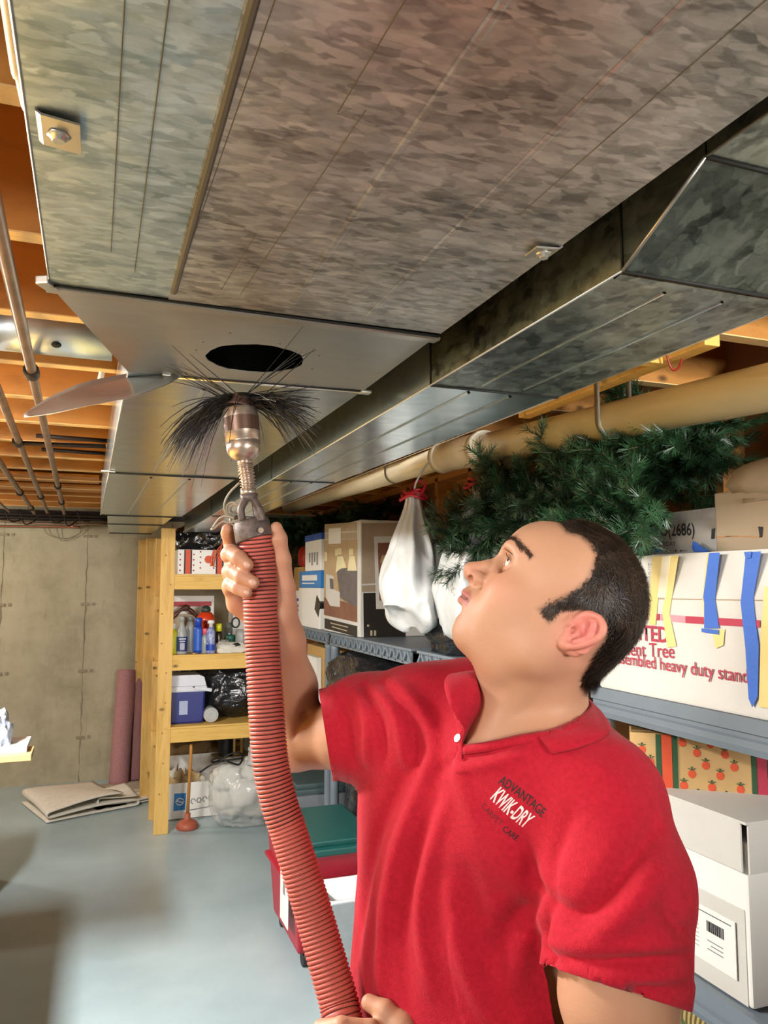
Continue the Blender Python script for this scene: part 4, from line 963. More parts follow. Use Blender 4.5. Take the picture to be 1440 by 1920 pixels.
T = carton('white box with a dark oval opening at the right end of the second shelf', sx(436, 5.5), sx(470, 5.5), 5.5, 5.7, Z2s, 1.40, mat('off_white_box', '#c9c7c0', .5))
b = B(); q = [(-.045 + .026*math.cos(a), -.102, .19 + .034*math.sin(a)) for a in [2*math.pi*k/24 for k in range(25)]]; tube(b, q, .006, 6, False); ob('oval_ring', b, M_black, T)
T = thing('hanging_cable', 'grey plastic container with wavy rim at the right end of the second shelf', 'container', (sx(452, 5.36), 5.36, Z2s)); T.name = 'plastic_container'; b = B(); lathe(b, [(.034, 0), (.038, .02), (.040, .12), (.036, .15)], 24); ob('container_body', b, M_plg, T)
# third shelf: cooler, flask, bags
Z3 = .6645
T = thing('cooler', 'dark blue picnic cooler with a white lid on the lowest wooden shelf', 'cooler', (sx(352, 5.4), 5.42, Z3))
M_cb = mat('cooler_blue', '#232c78', .4); M_cw = mat('cooler_white', '#d8dae2', .35)
b = B(); box(b, -.125, .115, -.11, .11, 0, .215, .015); [setattr(v.co, 'x', v.co.x*(1-.10*(1-v.co.z/.215))) for v in b.verts]; ob('cooler_body', b, M_cb, T)
b = B(); box(b, -.135, .125, -.118, .118, .205, .245, .012); prism(b, [(-.125, .245), (.120, .245), (.105, .30), (.07, .315), (-.10, .315)], 1, -.10, .11); ob('lid', b, M_cw, T)
b = B(); box(b, .04, .155, -.128, -.112, .212, .235, .005, Matrix.Rotation(.18, 3, 'Y')); ob('handle', b, M_cw, T)
b = B(); box(b, -.055, .0, -.113, -.1105, .06, .15, .001); ob('paper_label', b, mat('label_pale_blue', '#a9b6d4', .5), T)
b = B(); box(b, .03, .05, -.1195, -.117, .235, .243, .001); ob('latch', b, M_black, T)
T = thing('steel_flask', 'round grey flask lying end-on beside the cooler', 'flask', (sx(397, 5.34), 5.34, Z3))
b = B(); lathe(b, [(.046, .0), (.050, .006), (.050, .22)], 32); lathe(b, [(.034, -.003), (.036, .001)], 32); lathe(b, [(.012, -.006), (.014, .0)], 24); bmesh.ops.rotate(b, verts=b.verts, cent=(0, 0, 0), matrix=Matrix.Rotation(R_(-90), 3, 'X')); bmesh.ops.translate(b, verts=b.verts, vec=(0, -.05, .0505)); ob('flask_body', b, mat('light_grey_metal', '#b9bab6', .35, .4), T)
blackbag('shiny black bag filling the right part of the lowest wooden shelf', (.90, 5.62, .86), (.24, .28, .20), 51, .6648, None, .14)
blackbag('small black bag pushed behind the cooler on the lowest wooden shelf', (.60, 5.86, .88), (.16, .16, .2), 53, .6648, None, .14)
# floor beneath: carton, brown papers, plunger, clear bag
x0, x1 = float(pt(308, 1530, Z=0)[0]), float(pt(418, 1512, Z=0)[0])
T = thing('open_carton', 'open white carton with a blue square logo full of crumpled paper on the floor', 'box', (.70, 5.62, 0))
bx = lambda b, *a: box(b, *a)
b = B(); box(b, .44, 1.0, 5.50, 5.506, 0.001, .24, .001); box(b, .44, 1.0, 5.80, 5.806, .001, .24, .001); box(b, .44, .446, 5.506, 5.80, .001, .24, .001); box(b, .994, 1.0, 5.506, 5.80, .001, .24, .001); box(b, .44, 1.0, 5.50, 5.806, .001, .006)
ob('carton_body', b, M_paper, w=T)
b = B(); box(b, .45, 1.0, 5.806, 5.812, .22, .36, .001, Matrix.Rotation(-.15, 3, 'X')); ob('back_flap', b, M_paper, w=T)
YL = 5.4995
def dl2(poly, m, nm='printed_patch', off=.001): return decal(nm, poly, m, T, Y=YL, off=off)
dl2([(327, 1488), (349, 1487), (347, 1518), (325, 1521)], M_lblue)
c = plane_pt(337, 1503, Y=YL, off=.003)
b = B(); 
for r0, a0, a1 in ((.024, .35, 2.8), (.024, 3.5, 5.95)):
    tube(b, [(c.x + r0*math.cos(a), c.y, c.z + r0*.9*math.sin(a)) for a in np.linspace(a0, a1, 10)], .004, 5)
tube(b, [(c.x-.03, c.y, c.z), (c.x-.012, c.y, c.z+.006), (c.x+.012, c.y, c.z-.006), (c.x+.03, c.y, c.z)], .004, 5); ob('logo_ring', b, M_paper, w=T)
for k in range(5):
    a = plane_pt(362+11*k, 1502-2*k, Y=YL, off=.002); b = B(); tube(b, [(a.x + .014*math.cos(t), a.y, a.z + .016*math.sin(t)) for t in np.linspace(0, 6.28 if k % 2 else 4.6, 12)], .003, 5, False); ob('printed_symbol', b, M_greyink, w=T)
dl2([(355, 1518), (412, 1508), (412, 1509), (355, 1520)], M_greyink)
rr = random.Random(12)
T = thing('crumpled_paper', 'heap of crumpled brown and white packing paper inside the open carton', 'paper', (.70, 5.65, .02)); pass
for i in range(16):
    b = B(); x, y_, z = rr.uniform(.48, .90), rr.uniform(5.54, 5.76), rr.uniform(.17, .27); L = rr.uniform(.10, .2); a = rr.uniform(-.6, .9); P = []
    for k in range(9):
        s = k/8-.5; c = Vector((x + L*s*math.cos(a), y_ + .03*math.sin(7*s+i), z + L*s*math.sin(a)*.7 + .018*math.sin(9*s+i)))
        c.x = min(max(c.x, .45), .985)
        P.append([c + Vector((.0, -.018, -.035)), c + Vector((.004, .006, 0)), c + Vector((0, -.012, .03))])
    grid_surf(b, P); solid(b, .001); ob('paper_sheet', b, mat('kraft_paper', '#b49a6c', .8) if i % 3 else mat('newsprint', '#cfc8b8', .8), w=T)
T = thing('brown_paper_bundle', 'long flattened brown paper bundle lying on the carton against the wall', 'paper', (.7, 6.1, 0)); b = B(); blob(b, (.72, 6.15, .19), (.30, .16, .2), 61, .2, 4, .001); ob('paper_sheet', b, mat('dark_kraft', '#7c6440', .85), w=T)
T = thing('black_ribbed_hose', 'black ribbed hose piece hanging under the lowest wooden shelf', 'hose', (sx(427, 5.7), 5.7, .36)); b = B(); pr_ = []
for k in range(26): pr_ += [(.050, k*.010), (.056, k*.010+.004), (.050, k*.010+.008)]
lathe(b, pr_, 24); ob('hose_body', b, M_black, T)
T = thing('wooden_bracket', 'small slotted wooden piece standing beside the black ribbed hose', 'wood piece', (sx(449, 5.7), 5.7, .36)); b = B(); box(b, -.035, -.018, -.01, .01, 0, .26, .002); box(b, .018, .035, -.01, .01, 0, .26, .002)
for z in (.0, .12, .24): box(b, -.02, .02, -.01, .01, z, z+.02, .002)
ob('wood_frame', b, M_lumber, T)
b = B(); box(b, sx(427, 5.7)-.09, sx(449, 5.7)+.09, 5.6, 5.8, .335, .358, .004); T = thing('support_box', 'low brown box carrying the ribbed hose piece', 'box', (sx(437, 5.7), 5.7, 0)); box(b, sx(427, 5.7)-.08, sx(449, 5.7)+.08, 5.82-.005, 6.0, .0005, .358, .004); ob('box_body', b, M_kraft, w=T)
T = thing('plunger', 'toilet plunger with wooden handle and terracotta rubber cup on the floor', 'plunger', tuple(pt(351, 1553, Z=0)))
b = B(); lathe(b, [(.066, 0), (.070, .004), (.072, .012), (.066, .032), (.05, .048), (.026, .058), (.020, .066), (.019, .095), (.012, .098)], 32); ob('rubber_cup', b, mat('terracotta_rubber', '#a8553c', .5), T)
b = B(); tube(b, [(0, 0, .09), (.013, .0, .5), (.012, .0, .535)], [.0105, .0105, .009], 14); ob('wooden_handle', b, mat('handle_wood', '#c2853f', .5), T)
M_cbag = mat('clear_bag_plastic', '#f2f4f2', .12, c2='#e4e6e3', scale=9, bump=.7, bscale=16, Alpha=.38)
T = thing('clear_plastic_bag', 'clear plastic bag stuffed with pale crumpled paper on the floor', 'bag', (.93, 5.05, 0))
p = pt(455, 1560, Z=0)
b = B(); blob(b, (p[0]+.04, p[1]+.22, .20), (.22, .21, .215), 71, .12, 5, .002, 1.8); ob('bag_film', b, M_cbag, w=T)
for k in range(7):
    b = B(); blob(b, (p[0]+.02+.11*math.cos(k*2.4), p[1]+.22+.09*math.sin(k*2.4), .11+.05*k % .3), (.09, .08, .075), 80+k, .25, 3); ob('paper_wad', b, M_ragw if k % 3 else mat('newsprint', '#cfc8b8', .8), w=T)
T = thing('cable_coil', 'black looped cable lying on top of the clear bag', 'cable', (p[0], p[1]+.2, .5)); b = B()
q = [(p[0]-.08+.10*math.cos(a)*(1+.1*math.sin(3*a)), p[1]+.15+.09*math.sin(a), .43+.025*math.sin(2*a)) for a in np.linspace(0, 11, 50)]
tube(b, q, .006, 6); tube(b, smoothpath([q[0], (p[0]-.16, p[1]+.12, .42), (p[0]-.26, p[1]+.15, .36)], 6), .006, 6); ob('cable_run', b, M_black, w=T)
T = thing('white_sheet', 'white torn plastic sheet sticking out of the top of the clear bag', 'sheet', (p[0]+.1, p[1]+.1, .5)); b = B(); blob(b, (p[0]+.13, p[1]+.08, .45), (.08, .05, .09), 92, .35, 4, .40); ob('film', b, M_wbag, w=T)

# ================================================================ carpets
M_rr = Nt('mauve_carpet_back'); _v = M_rr.coord(); M_rr.set(Base_Color=M_rr.ramp(M_rr.noise(_v, 120, 3), [(.3, '#94686a'), (.7, '#a87a7a')]), Roughness=.9); M_rr.bump(M_rr.noise(_v, 260, 2), .3, .002); M_rr = M_rr.m
def roll(label, bot, top, r):
    T = thing('carpet_roll', label, 'rug', bot); A, C = Vector(bot), Vector(top); ax = (C-A); L = ax.length; ax.normalize(); u = ax.orthogonal().normalized(); v = ax.cross(u); b = B(); P = []
    for i in range(25):
        c = A + ax*(L*i/24); row = []
        for k in range(100):
            a = 2*math.pi*k/40; rr_ = r - .0085*a/1.6*.6; row.append(c + u*(rr_*math.cos(a)) + v*(rr_*math.sin(a)))
        P.append(row)
    grid_surf(b, P); solid(b, .004); ob('rolled_carpet', b, M_rr, w=T); return T
q0, q1 = pt(222, 1462, Z=.003), pt(238, 1257, Y=6.70)
roll('tall mauve carpet roll leaning in the corner left of the wooden shelves', (q0[0], 6.52, .012), (q1[0]+.005, 6.70, q1[2]), .088)
roll('darker mauve carpet roll behind the taller roll', (q0[0]+.125, 6.60, .012), (q1[0]+.10, 6.72, q1[2]-.01), .065)
M_crp = mat('cream_carpet', '#ddd8cc', .95, c2='#d0cabc', scale=30, bump=.4, bscale=200); M_crpb = mat('carpet_backing', '#b3a694', .95, bump=.3, bscale=200)
def folded(label, c, L, W, rz, n, seed, m, sag=.03):
    """carpet folded over on itself: section snake extruded"""
    T = thing('folded_carpet', label, 'rug', (c[0], c[1], .001), rz); b = B(); P = []; sec = []
    h = .034
    for k in range(n):
        xa, xb = (-L/2+.03*k, L/2-.05*k)
        pts_ = [(xa, h*k), (xb, h*k)] if k % 2 == 0 else [(xb, h*k), (xa, h*k)]
        m_ = 12; sec += [(pts_[0][0]+(pts_[1][0]-pts_[0][0])*i/m_, pts_[0][1]) for i in range(m_+1)]
        if k < n-1:
            x_, z_ = pts_[1]; sg = 1 if k % 2 == 0 else -1
            sec += [(x_ + sg*.014*math.sin(math.pi*i/6)*1.6, z_ + h*.5*(1-math.cos(math.pi*i/6))) for i in range(1, 6)]
    for j in range(15):
        t = j/14; row = [(x, -W/2+W*t + .02*math.sin(3*x+seed), z*(1+.25*math.sin(2*x*3+seed+2*t)) + .006 + sag*.5*(1+math.sin(4*t+5*x+seed))*(z/(h*n))) for x, z in sec]
        P.append(row)
    grid_surf(b, P); solid(b, .008); ob('carpet_sheet', b, m, T); return T
folded('cream carpet offcut folded flat, front left on the grey floor', (-.06, 6.10, 0), .62, .62, .33, 3, 1, M_crp)
folded('taupe folded carpet offcut lying behind the cream one', (.21, 6.28, 0), .42, .40, .25, 2, 2, M_crpb)
folded('small cream carpet offcut folded in layers nearest the wooden shelves', (.20, 6.06, 0), .40, .22, .42, 3, 4, M_crp, .04)

# ================================================================ work bench at the left edge
T = thing('work_bench', 'dark work bench at the left edge of the photo under the pale boards', 'table', (-1.3, 2.6, 0))
b = B(); box(b, -2.1, -.46, .3, 3.60, .88, .92, .004); ob('bench_top', b, M_lumberx, w=T)
b = B(); box(b, -2.0, -.52, 0.4, 3.5, .50, .53, .004); ob('lower_shelf', b, M_black, w=T)
for x in (-2.05, -.56):
    for y_ in (.40, 3.48): b = B(); box(b, x, x+.06, y_, y_+.06, 0, .88, .004); ob('leg', b, M_black, w=T)
b = B(); box(b, -2.04, -.50, 0.36, 3.55, .80, .879, .003); ob('apron', b, M_black, w=T)
T = thing('black_cabinet', 'black cabinet at the left edge whose side just shows beside the floor', 'cabinet', (-.8, 4.2, 0)); b = B(); box(b, -1.25, -.463, 4.38, 4.78, 0.001, .53, .006); ob('cabinet_body', b, M_black, w=T)
b = B(); box(b, -1.20, -.88, 4.374, 4.38, .04, .50, .003); ob('door', b, M_black, w=T)
b = B(); box(b, -.84, -.50, 4.374, 4.38, .04, .50, .003); ob('door', b, M_black, w=T)
def board(label, poly, z, th, m, cat='board', name='board'):
    P_ = [pt(a, c, Z=z) for a, c in poly]; T = thing(name, label, cat, tuple(P_[0])); b = B(); f = b.faces.new([b.verts.new(q) for q in P_]); solid(b, th); ob('board_panel', b, m, w=T); return T
b = B(); T = thing('board', 'white board end sticking out of the left edge of the photo', 'board', (-.8, 3.35, .96)); x1 = float(pt(52, 1380, Y=3.3)[0]); box(b, -1.2, x1, 3.28, 3.50, .945, .966, .002); ob('board_panel', b, M_paper, w=T)
b = B(); T = thing('board', 'raw wooden board end under the white board at the left edge', 'board', (-.8, 3.35, .925)); x1 = float(pt(60, 1392, Y=3.25)[0]); box(b, -1.2, x1, 3.24, 3.40, .9205, .9445, .002); ob('board_panel', b, mat('raw_pale_wood', '#d9b27c', .7), w=T)
T = thing('blue_cloth', 'pale blue and white crumpled cloth on the boards at the left edge', 'cloth', (-.45, 3.45, .986)); b = B(); blob(b, (float(pt(-12, 1350, Y=3.38)[0]), 3.38, 1.0), (.055, .07, .085), 95, .35, 4, .9665); ob('cloth', b, mat('pale_blue_cloth', '#9db4d6', .8, c2='#e8eaf0', scale=35, stretch=(3, 1, 1)), w=T)
# ================================================================ signed distance modelling for the figure
def nrm(v): v = np.asarray(v, float); return v/np.linalg.norm(v)
class Sdf:
    def __init__(s): s.p = []
    def add(s, fn, c, R, k=.01, op='u'): s.p.append((fn, np.asarray(c, float), R, k, op)); return s
    def sph(s, c, r, k=.01, op='u'):
        c = np.asarray(c, float); return s.add(lambda P: np.linalg.norm(P-c, axis=1)-r, c, r, k, op)
    def ell(s, c, rad, M=None, k=.01, op='u'):
        c = np.asarray(c, float); rad = np.asarray(rad, float); M_ = np.eye(3) if M is None else np.asarray(M, float)
        def fn(P):
            q = (P-c) @ M_.T; k0 = np.linalg.norm(q/rad, axis=1); k1 = np.linalg.norm(q/rad**2, axis=1)
            return k0*(k0-1)/np.maximum(k1, 1e-6)
        return s.add(fn, c, rad.max(), k, op)
    def cap(s, a, b, ra, rb, k=.01, op='u'):
        a, b = np.asarray(a, float), np.asarray(b, float); ab = b-a; L2 = ab@ab
        def fn(P):
            pa = P-a; t = np.clip(pa@ab/L2, 0, 1); return np.linalg.norm(pa-t[:, None]*ab, axis=1) - (ra+(rb-ra)*t)
        return s.add(fn, (a+b)/2, np.linalg.norm(ab)/2+max(ra, rb), k, op)
    def chain(s, pts, rs, k=.006, op='u', k0=None):
        for i in range(len(pts)-1): s.cap(pts[i], pts[i+1], rs[i], rs[i+1], k0 if (k0 is not None and i == 0) else k, op)
    def __call__(s, P, cull=True):
        d = np.full(len(P), 9.0)
        for fn, c, R, k, op in s.p:
            if cull:
                m = ((P-c)**2).sum(1) < (R+.035+k)**2
                if not m.any(): continue
                q, dm = fn(P[m]), d[m]
            else: q, dm = fn(P), d
            if op == 'u':
                h = np.clip(.5+.5*(dm-q)/k, 0, 1); r = dm*(1-h)+q*h - k*h*(1-h)
                r = np.where(dm > 8, q, r)
            else:
                h = np.clip(.5-.5*(dm+q)/k, 0, 1); r = dm*(1-h)+(-q)*h + k*h*(1-h)
            if cull: d[m] = r
            else: d = r
        return d
def mesh_sdf(f, lo, hi, h, chunk=400000):
    lo = np.asarray(lo, float); bs = 8; nb = np.ceil((np.asarray(hi)-lo)/(h*bs)).astype(int); n = nb*bs
    ci = np.stack(np.meshgrid(*[np.arange(k) for k in nb], indexing='ij'), -1).reshape(-1, 3)
    cd_ = f(lo + (ci+.5)*h*bs, cull=False)
    act = np.abs(cd_) < h*bs*1.35+.012
    V = np.empty(tuple(n+1), np.float32); V[:] = 1
    cg = np.where(cd_ < 0, -1, 1).reshape(tuple(nb)).astype(np.float32)
    V[:-1, :-1, :-1] = np.repeat(np.repeat(np.repeat(cg, bs, 0), bs, 1), bs, 2)
    mark = np.zeros(tuple(n+1), bool)
    for c in ci[act]: mark[c[0]*bs:c[0]*bs+bs+1, c[1]*bs:c[1]*bs+bs+1, c[2]*bs:c[2]*bs+bs+1] = True
    idx = np.argwhere(mark)
    for i in range(0, len(idx), chunk):
        s = idx[i:i+chunk]; V[s[:, 0], s[:, 1], s[:, 2]] = f(lo + s*h)
    I = V < 0
    cnt = np.zeros(tuple(n), np.uint8)
    for a in (0, 1):
        for b_ in (0, 1):
            for c in (0, 1): cnt += I[a:n[0]+a, b_:n[1]+b_, c:n[2]+c]
    cells = np.argwhere((cnt > 0) & (cnt < 8)); cid = np.full(tuple(n), -1, np.int32); cid[cells[:, 0], cells[:, 1], cells[:, 2]] = np.arange(len(cells))
    acc = np.zeros((len(cells), 3)); w = np.zeros(len(cells))
    cor = [(a, b_, c) for a in (0, 1) for b_ in (0, 1) for c in (0, 1)]
    for p in cor:
        for ax in range(3):
            if p[ax]: continue
            q = list(p); q[ax] = 1
            va = V[cells[:, 0]+p[0], cells[:, 1]+p[1], cells[:, 2]+p[2]]; vb = V[cells[:, 0]+q[0], cells[:, 1]+q[1], cells[:, 2]+q[2]]
            m = (va < 0) != (vb < 0); t = va[m]/(va[m]-vb[m]); e = np.tile(np.array(p, float), (m.sum(), 1)); e[:, ax] = t
            acc[m] += e; w[m] += 1
    verts = lo + (cells + acc/w[:, None])*h; faces = []
    for ax in range(3):
        u, v = (ax+1) % 3, (ax+2) % 3
        sl0 = [slice(None)]*3; sl1 = [slice(None)]*3; sl0[ax] = slice(0, n[ax]); sl1[ax] = slice(1, n[ax]+1)
        D = I[tuple(sl0)] != I[tuple(sl1)]; e = np.argwhere(D)
        e = e[(e[:, u] > 0) & (e[:, v] > 0) & (e[:, u] < n[u]) & (e[:, v] < n[v])]
        ins = I[e[:, 0], e[:, 1], e[:, 2]]; q = []
        for du, dv in ((0, 0), (1, 0), (1, 1), (0, 1)):
            c = e.copy(); c[:, u] -= du; c[:, v] -= dv; q.append(cid[c[:, 0], c[:, 1], c[:, 2]])
        q = np.stack(q, 1); q[~ins] = q[~ins][:, ::-1]; faces.append(q[(q >= 0).all(1)])
    return verts, np.concatenate(faces)
def grad(f, P, e=.0006):
    g = np.zeros_like(P)
    for s in ((1, -1, -1), (-1, -1, 1), (-1, 1, -1), (1, 1, 1)):
        s = np.array(s, float); g += s*f(P+s*e)[:, None]
    n = np.linalg.norm(g, axis=1, keepdims=True); return g/np.maximum(n, 1e-9)
def project(f, P, it=2):
    for _ in range(it): P = P - np.clip(f(P), -.004, .004)[:, None]*grad(f, P)*.9
    return P
def subdivide(V, F, mask):
    """split the quads whose vertices are all in the mask, triangulated against their neighbours by bmesh"""
    me = bpy.data.meshes.new('t'); me.from_pydata(V.tolist(), [], F if isinstance(F, list) else F.tolist()); b = B(); b.from_mesh(me); bpy.data.meshes.remove(me)
    b.verts.ensure_lookup_table()
    es = [e for e in b.edges if mask[e.verts[0].index] and mask[e.verts[1].index]]
    bmesh.ops.subdivide_edges(b, edges=es, cuts=1, use_grid_fill=True)
    V2 = np.array([v.co[:] for v in b.verts]); b.verts.index_update(); F2 = [[v.index for v in f.verts] for f in b.faces]; b.free(); return V2, F2
def np_mesh(name, V, F, m, parent, smooth=True):
    me = bpy.data.meshes.new(name); me.from_pydata((np.asarray(V) - np.array(parent.location)).tolist(), [], F if isinstance(F, list) else F.tolist()); me.update()
    if smooth: me.shade_smooth()
    return new_obj(name, me, m, parent)

def q(px, py, d): return np.array(pt(px, py, D=d))
# ---------------------------------------------------------------- landmarks
hipc = q(915, 1900, 1.07)
RSH, LSH = q(785, 1352, 1.11), q(1118, 1500, .945)
lat = LSH - RSH; lat[2] = 0; lat = nrm(lat); fwd = np.array([lat[1], -lat[0], 0.0])
if fwd @ VF > 0: fwd = -fwd
TM = np.array([lat, fwd, [0, 0, 1.0]])
foot = np.array([hipc[0], hipc[1], 0.0])
MAN = thing('person', 'man in red polo shirt looking up, holding the red hose to the duct', 'person', tuple(foot))
REL, RWR = q(548, 1392, 1.27), q(520, 1150, 1.185)
LEL, LWR = q(1175, 2035, .86), q(790, 1985, .965)

# ---------------------------------------------------------------- head frame: u forward (face), l towards his left ear, v up
HO = q(1062, 1180, .99); psi = R_(4); pf = -.819*VR + .574*VU
e2 = nrm(VC-HO); e1 = nrm(pf - e2*(pf@e2)); eu = math.cos(psi)*e1 + math.sin(psi)*e2; el = math.cos(psi)*e2 - math.sin(psi)*e1
ev = np.cross(eu, el); ev = ev if ev@VU > 0 else -ev
HM = np.array([eu, el, ev])
def H(u, l, v): return HO + eu*u + el*l + ev*v
def HL(P): return (P-HO) @ HM.T
def HR(a, axis='l'):
    c, s = math.cos(a), math.sin(a)
    if axis == 'l': return np.array([eu*c+ev*s, el, -eu*s+ev*c])
    if axis == 'v': return np.array([eu*c+el*s, -eu*s+el*c, ev])
    return np.array([eu, el*c+ev*s, -el*s+ev*c])

S = Sdf()
# skull and face masses
S.ell(H(.0275, 0, .047), (.0905, .076, .078), HM, .01)
S.ell(H(-.012, 0, .012), (.047, .060, .056), HM, .03)
S.ell(H(.062, 0, -.012), (.060, .062, .080), HM, .03)
S.ell(H(.088, 0, .058), (.035, .052, .040), HM, .02)
S.cap(H(.1095, -.026, .042), H(.1095, .026, .042), .0130, .0130, .014)
for sg in (-1, 1):
    S.cap(H(.1085, .022*sg, .044), H(.093, .047*sg, .044), .0110, .0085, .012)   # brow ridge
    S.ell(H(.076, .043*sg, -.006), (.030, .020, .020), HM, .022)                   # cheekbone
    S.ell(H(.075, .033*sg, -.034), (.032, .024, .034), HM, .02)
    S.cap(H(.090, .012*sg, -.072), H(.020, .050*sg, -.048), .020, .020, .02)      # jaw
    S.cap(H(.020, .050*sg, -.048), H(.002, .062*sg, -.005), .020, .014, .02)
    S.ell(H(.030, .040*sg, -.030), (.045, .030, .045), HM, .02)
S.ell(H(.100, 0, -.043), (.030, .030, .030), HM, .018)
S.ell(H(.0975, 0, -.079), (.0205, .024, .019), HM, .018)                           # chin
S.ell(H(.066, 0, -.076), (.036, .038, .020), HM, .022)                              # under chin
S.ell(H(.038, 0, -.084), (.032, .044, .026), HM, .03)
# eye sockets
for sg in (-1, 1):
    S.ell(H(.1190, .0330*sg, .0270), (.0170, .0190, .0125), HR(.25*sg, 'v'), .012, 's')
    S.sph(H(.0985, .0310*sg, .0290), .0130, .004)
# nose
S.cap(H(.1125, 0, .028), H(.127, 0, .008), .0080, .0088, .010)
S.cap(H(.127, 0, .008), H(.1430, 0, -.0075), .0088, .0108, .006)
S.ell(H(.132, 0, -.0165), (.014, .0065, .007), HM, .005)
for sg in (-1, 1):
    S.ell(H(.1300, .0122*sg, -.0125), (.0135, .0070, .0095), HR(-.25*sg, 'v'), .005)
    S.cap(H(.122, .0155*sg, -.010), H(.115, .0165*sg, -.006), .0055, .0065, .008)
    S.ell(H(.1370, .0140*sg, -.0185), (.0052, .0040, .0056), HR(-.35*sg, 'v'), .0016, 's')
    S.ell(H(.1345, .0105*sg, -.0185), (.0060, .0042, .0050), HR(-.35*sg, 'v'), .002, 's')
# philtrum, lips
S.cap(H(.121, 0, -.025), H(.1280, 0, -.032), .009, .007, .008)
ul = [H(.1055, -.027, -.0400), H(0.1245, -.013, -0.0380), H(0.1305, 0, -0.0370), H(0.1245, .013, -0.0380), H(.1055, .027, -.0400)]
S.chain(ul, [.0030, .0052, .0062, .0052, .0030], .004)
ll = [H(.1050, -.025, -.0425), H(0.1225, -.012, -0.0470), H(0.1285, 0, -0.0480), H(0.1225, .012, -0.0470), H(.1050, .025, -.0425)]
S.chain(ll, [.0030, .0055, .0068, .0055, .0030], .004)
ml = [H(0.1070, -.028, -0.0405), H(0.1305, -.013, -0.0423), H(0.1375, 0, -0.0425), H(0.1305, .013, -0.0423), H(0.1070, .028, -0.0405)]
for i in range(4): S.cap(ml[i], ml[i+1], .0015, .0015, .0016, 's')
S.cap(H(.129, -.010, -.0605), H(.129, .010, -.0605), .004, .004, .010, 's')           # fold over the chin
for sg in (-1, 1):                                                                   # eyelid slits and lids
    S.ell(H(.1135, .0318*sg, .0286), (.0170, .0112, .0056), HR(.30*sg, 'v'), .0010, 's')
    c = [H(.1095, .0205*sg, .0300), H(.1135, .0270*sg, .0350), H(.1120, .0345*sg, .0350), H(.1055, .0412*sg, .0302)]
    S.chain(c, [.0012, .0019, .0019, .0013], .0016)
    c = [H(.1090, .0205*sg, .0285), H(.1108, .0270*sg, .0232), H(.1095, .0345*sg, .0230), H(.1050, .0412*sg, .0282)]
    S.chain(c, [.0011, .0017, .0017, .0012], .0020)
    S.cap(H(.108, .019*sg, .015), H(.107, .040*sg, .013), .0016, .0020, .006, 's')    # under-eye fold
    S.cap(H(.1135, .0235*sg, -.016), H(.104, .034*sg, -.042), .0010, .0014, .010, 's')  # smile fold
NE = len(S.p)
# ears
for sg in (1, -1):
    E = lambda u, l, v: H((u+.004)*.88-.004, l*sg, v*.84)
    tilt = HR(R_(-22), 'l')
    S.ell(E(-.010, .0725, .006), (.017, .0070, .027), tilt, .008); S.ell(E(-.013, .0735, -.010), (.015, .0080, .015), tilt, .006)
    rim = [E(.0030, .0755, .0130), E(.0030, .0790, .0240), E(-.0050, .0815, .0345), E(-.0180, .0855, .0390), E(-.0300, .0890, .0320), E(-.0325, .0900, .0190), E(-.0270, .0890, .0050), E(-.0180, .0860, -.0080), E(-.0070, .0810, -.0180)]
    rr0 = [.0030, .0034, .0036, .0038, .0040, .0040, .0040, .0042, .0052]; rp = smoothpath([np.append(r_, 1000*w_) for r_, w_ in zip(rim, rr0)], 3); S.chain([r_[:3] for r_ in rp], [r_[3]/1000 for r_ in rp], .0015, k0=.003)
    S.ell(E(-.0020, .0780, -.0170), (.0075, .0040, .0085), tilt, .005)
    S.ell(E(-.0165, .0805, .0120), (.0155, .0042, .0260), tilt, .004)
    S.ell(E(-.0240, .0800, .0200), (.0100, .0060, .0160), tilt, .004)
    S.ell(E(-.0060, .0860, .0030), (.0085, .0080, .0120), tilt, .003, 's')
    S.ell(E(-.0100, .0870, .0190), (.0060, .0070, .0085), tilt, .003, 's')
    S.chain([E(-.0170, .0855, .0280), E(-.0225, .0870, .0150), E(-.0190, .0865, .0030), E(-.0110, .0835, -.0060)], [.0024, .0028, .0028, .0026], .003)
    S.chain([E(.0045, .0760, .0080), E(.0035, .0785, .0020), E(.0010, .0790, -.0060)], [.0030, .0042, .0032], .003)
    S.sph(E(-.0010, .0790, .0040), .0040, .002, 's')
# neck and shoulders
S.cap(q(1018, 1215, 1.005), q(992, 1350, 1.035), .0625, .0660, .03)
S.cap(q(1032, 1245, 1.03), q(1002, 1400, 1.07), .042, .060, .03)
S.cap(q(955, 1235, 1.0), q(935, 1370, 1.00), .030, .030, .025)
S.cap(q(1035, 1200, .962), q(912, 1385, .975), .0105, .008, .020)                    # neck muscle
NS = len(S.p)
def torso(S, o, k=.04, sleeves=False):
    S.ell(q(902, 1555, 1.085), (.188+o, .118+o, .235), TM, k)
    S.ell(q(985, 1520, 1.02), (.120+o, .100+o, .130), TM, k)
    S.ell(q(897, 1850, 1.085), (.186+o, .140+o, .280), TM, k)
    S.cap(q(985, 1375, 1.07), RSH+np.array([0, 0, -.005]), .062+o, .066+o, k)
    S.cap(q(1000, 1400, 1.04), LSH, .066+o, .070+o, k)
    S.cap(q(940, 1420, 1.0), q(1020, 1430, .985), .052+o, .052+o, k)
torso(S, 0)
S.chain([RSH, q(660, 1375, 1.20), REL], [.062, .054, .043], .02)
S.chain([REL, q(538, 1290, 1.245), q(524, 1200, 1.205), RWR], [.042, .0455, .036, .0275], .022, k0=.022)
S.chain([LSH, q(1168, 1690, .885), q(1158, 1870, .868), LEL], [.066, .070, .062, .048], .02)
S.chain([LEL, q(1060, 2035, .88), LWR], [.045, .046, .028], .02)
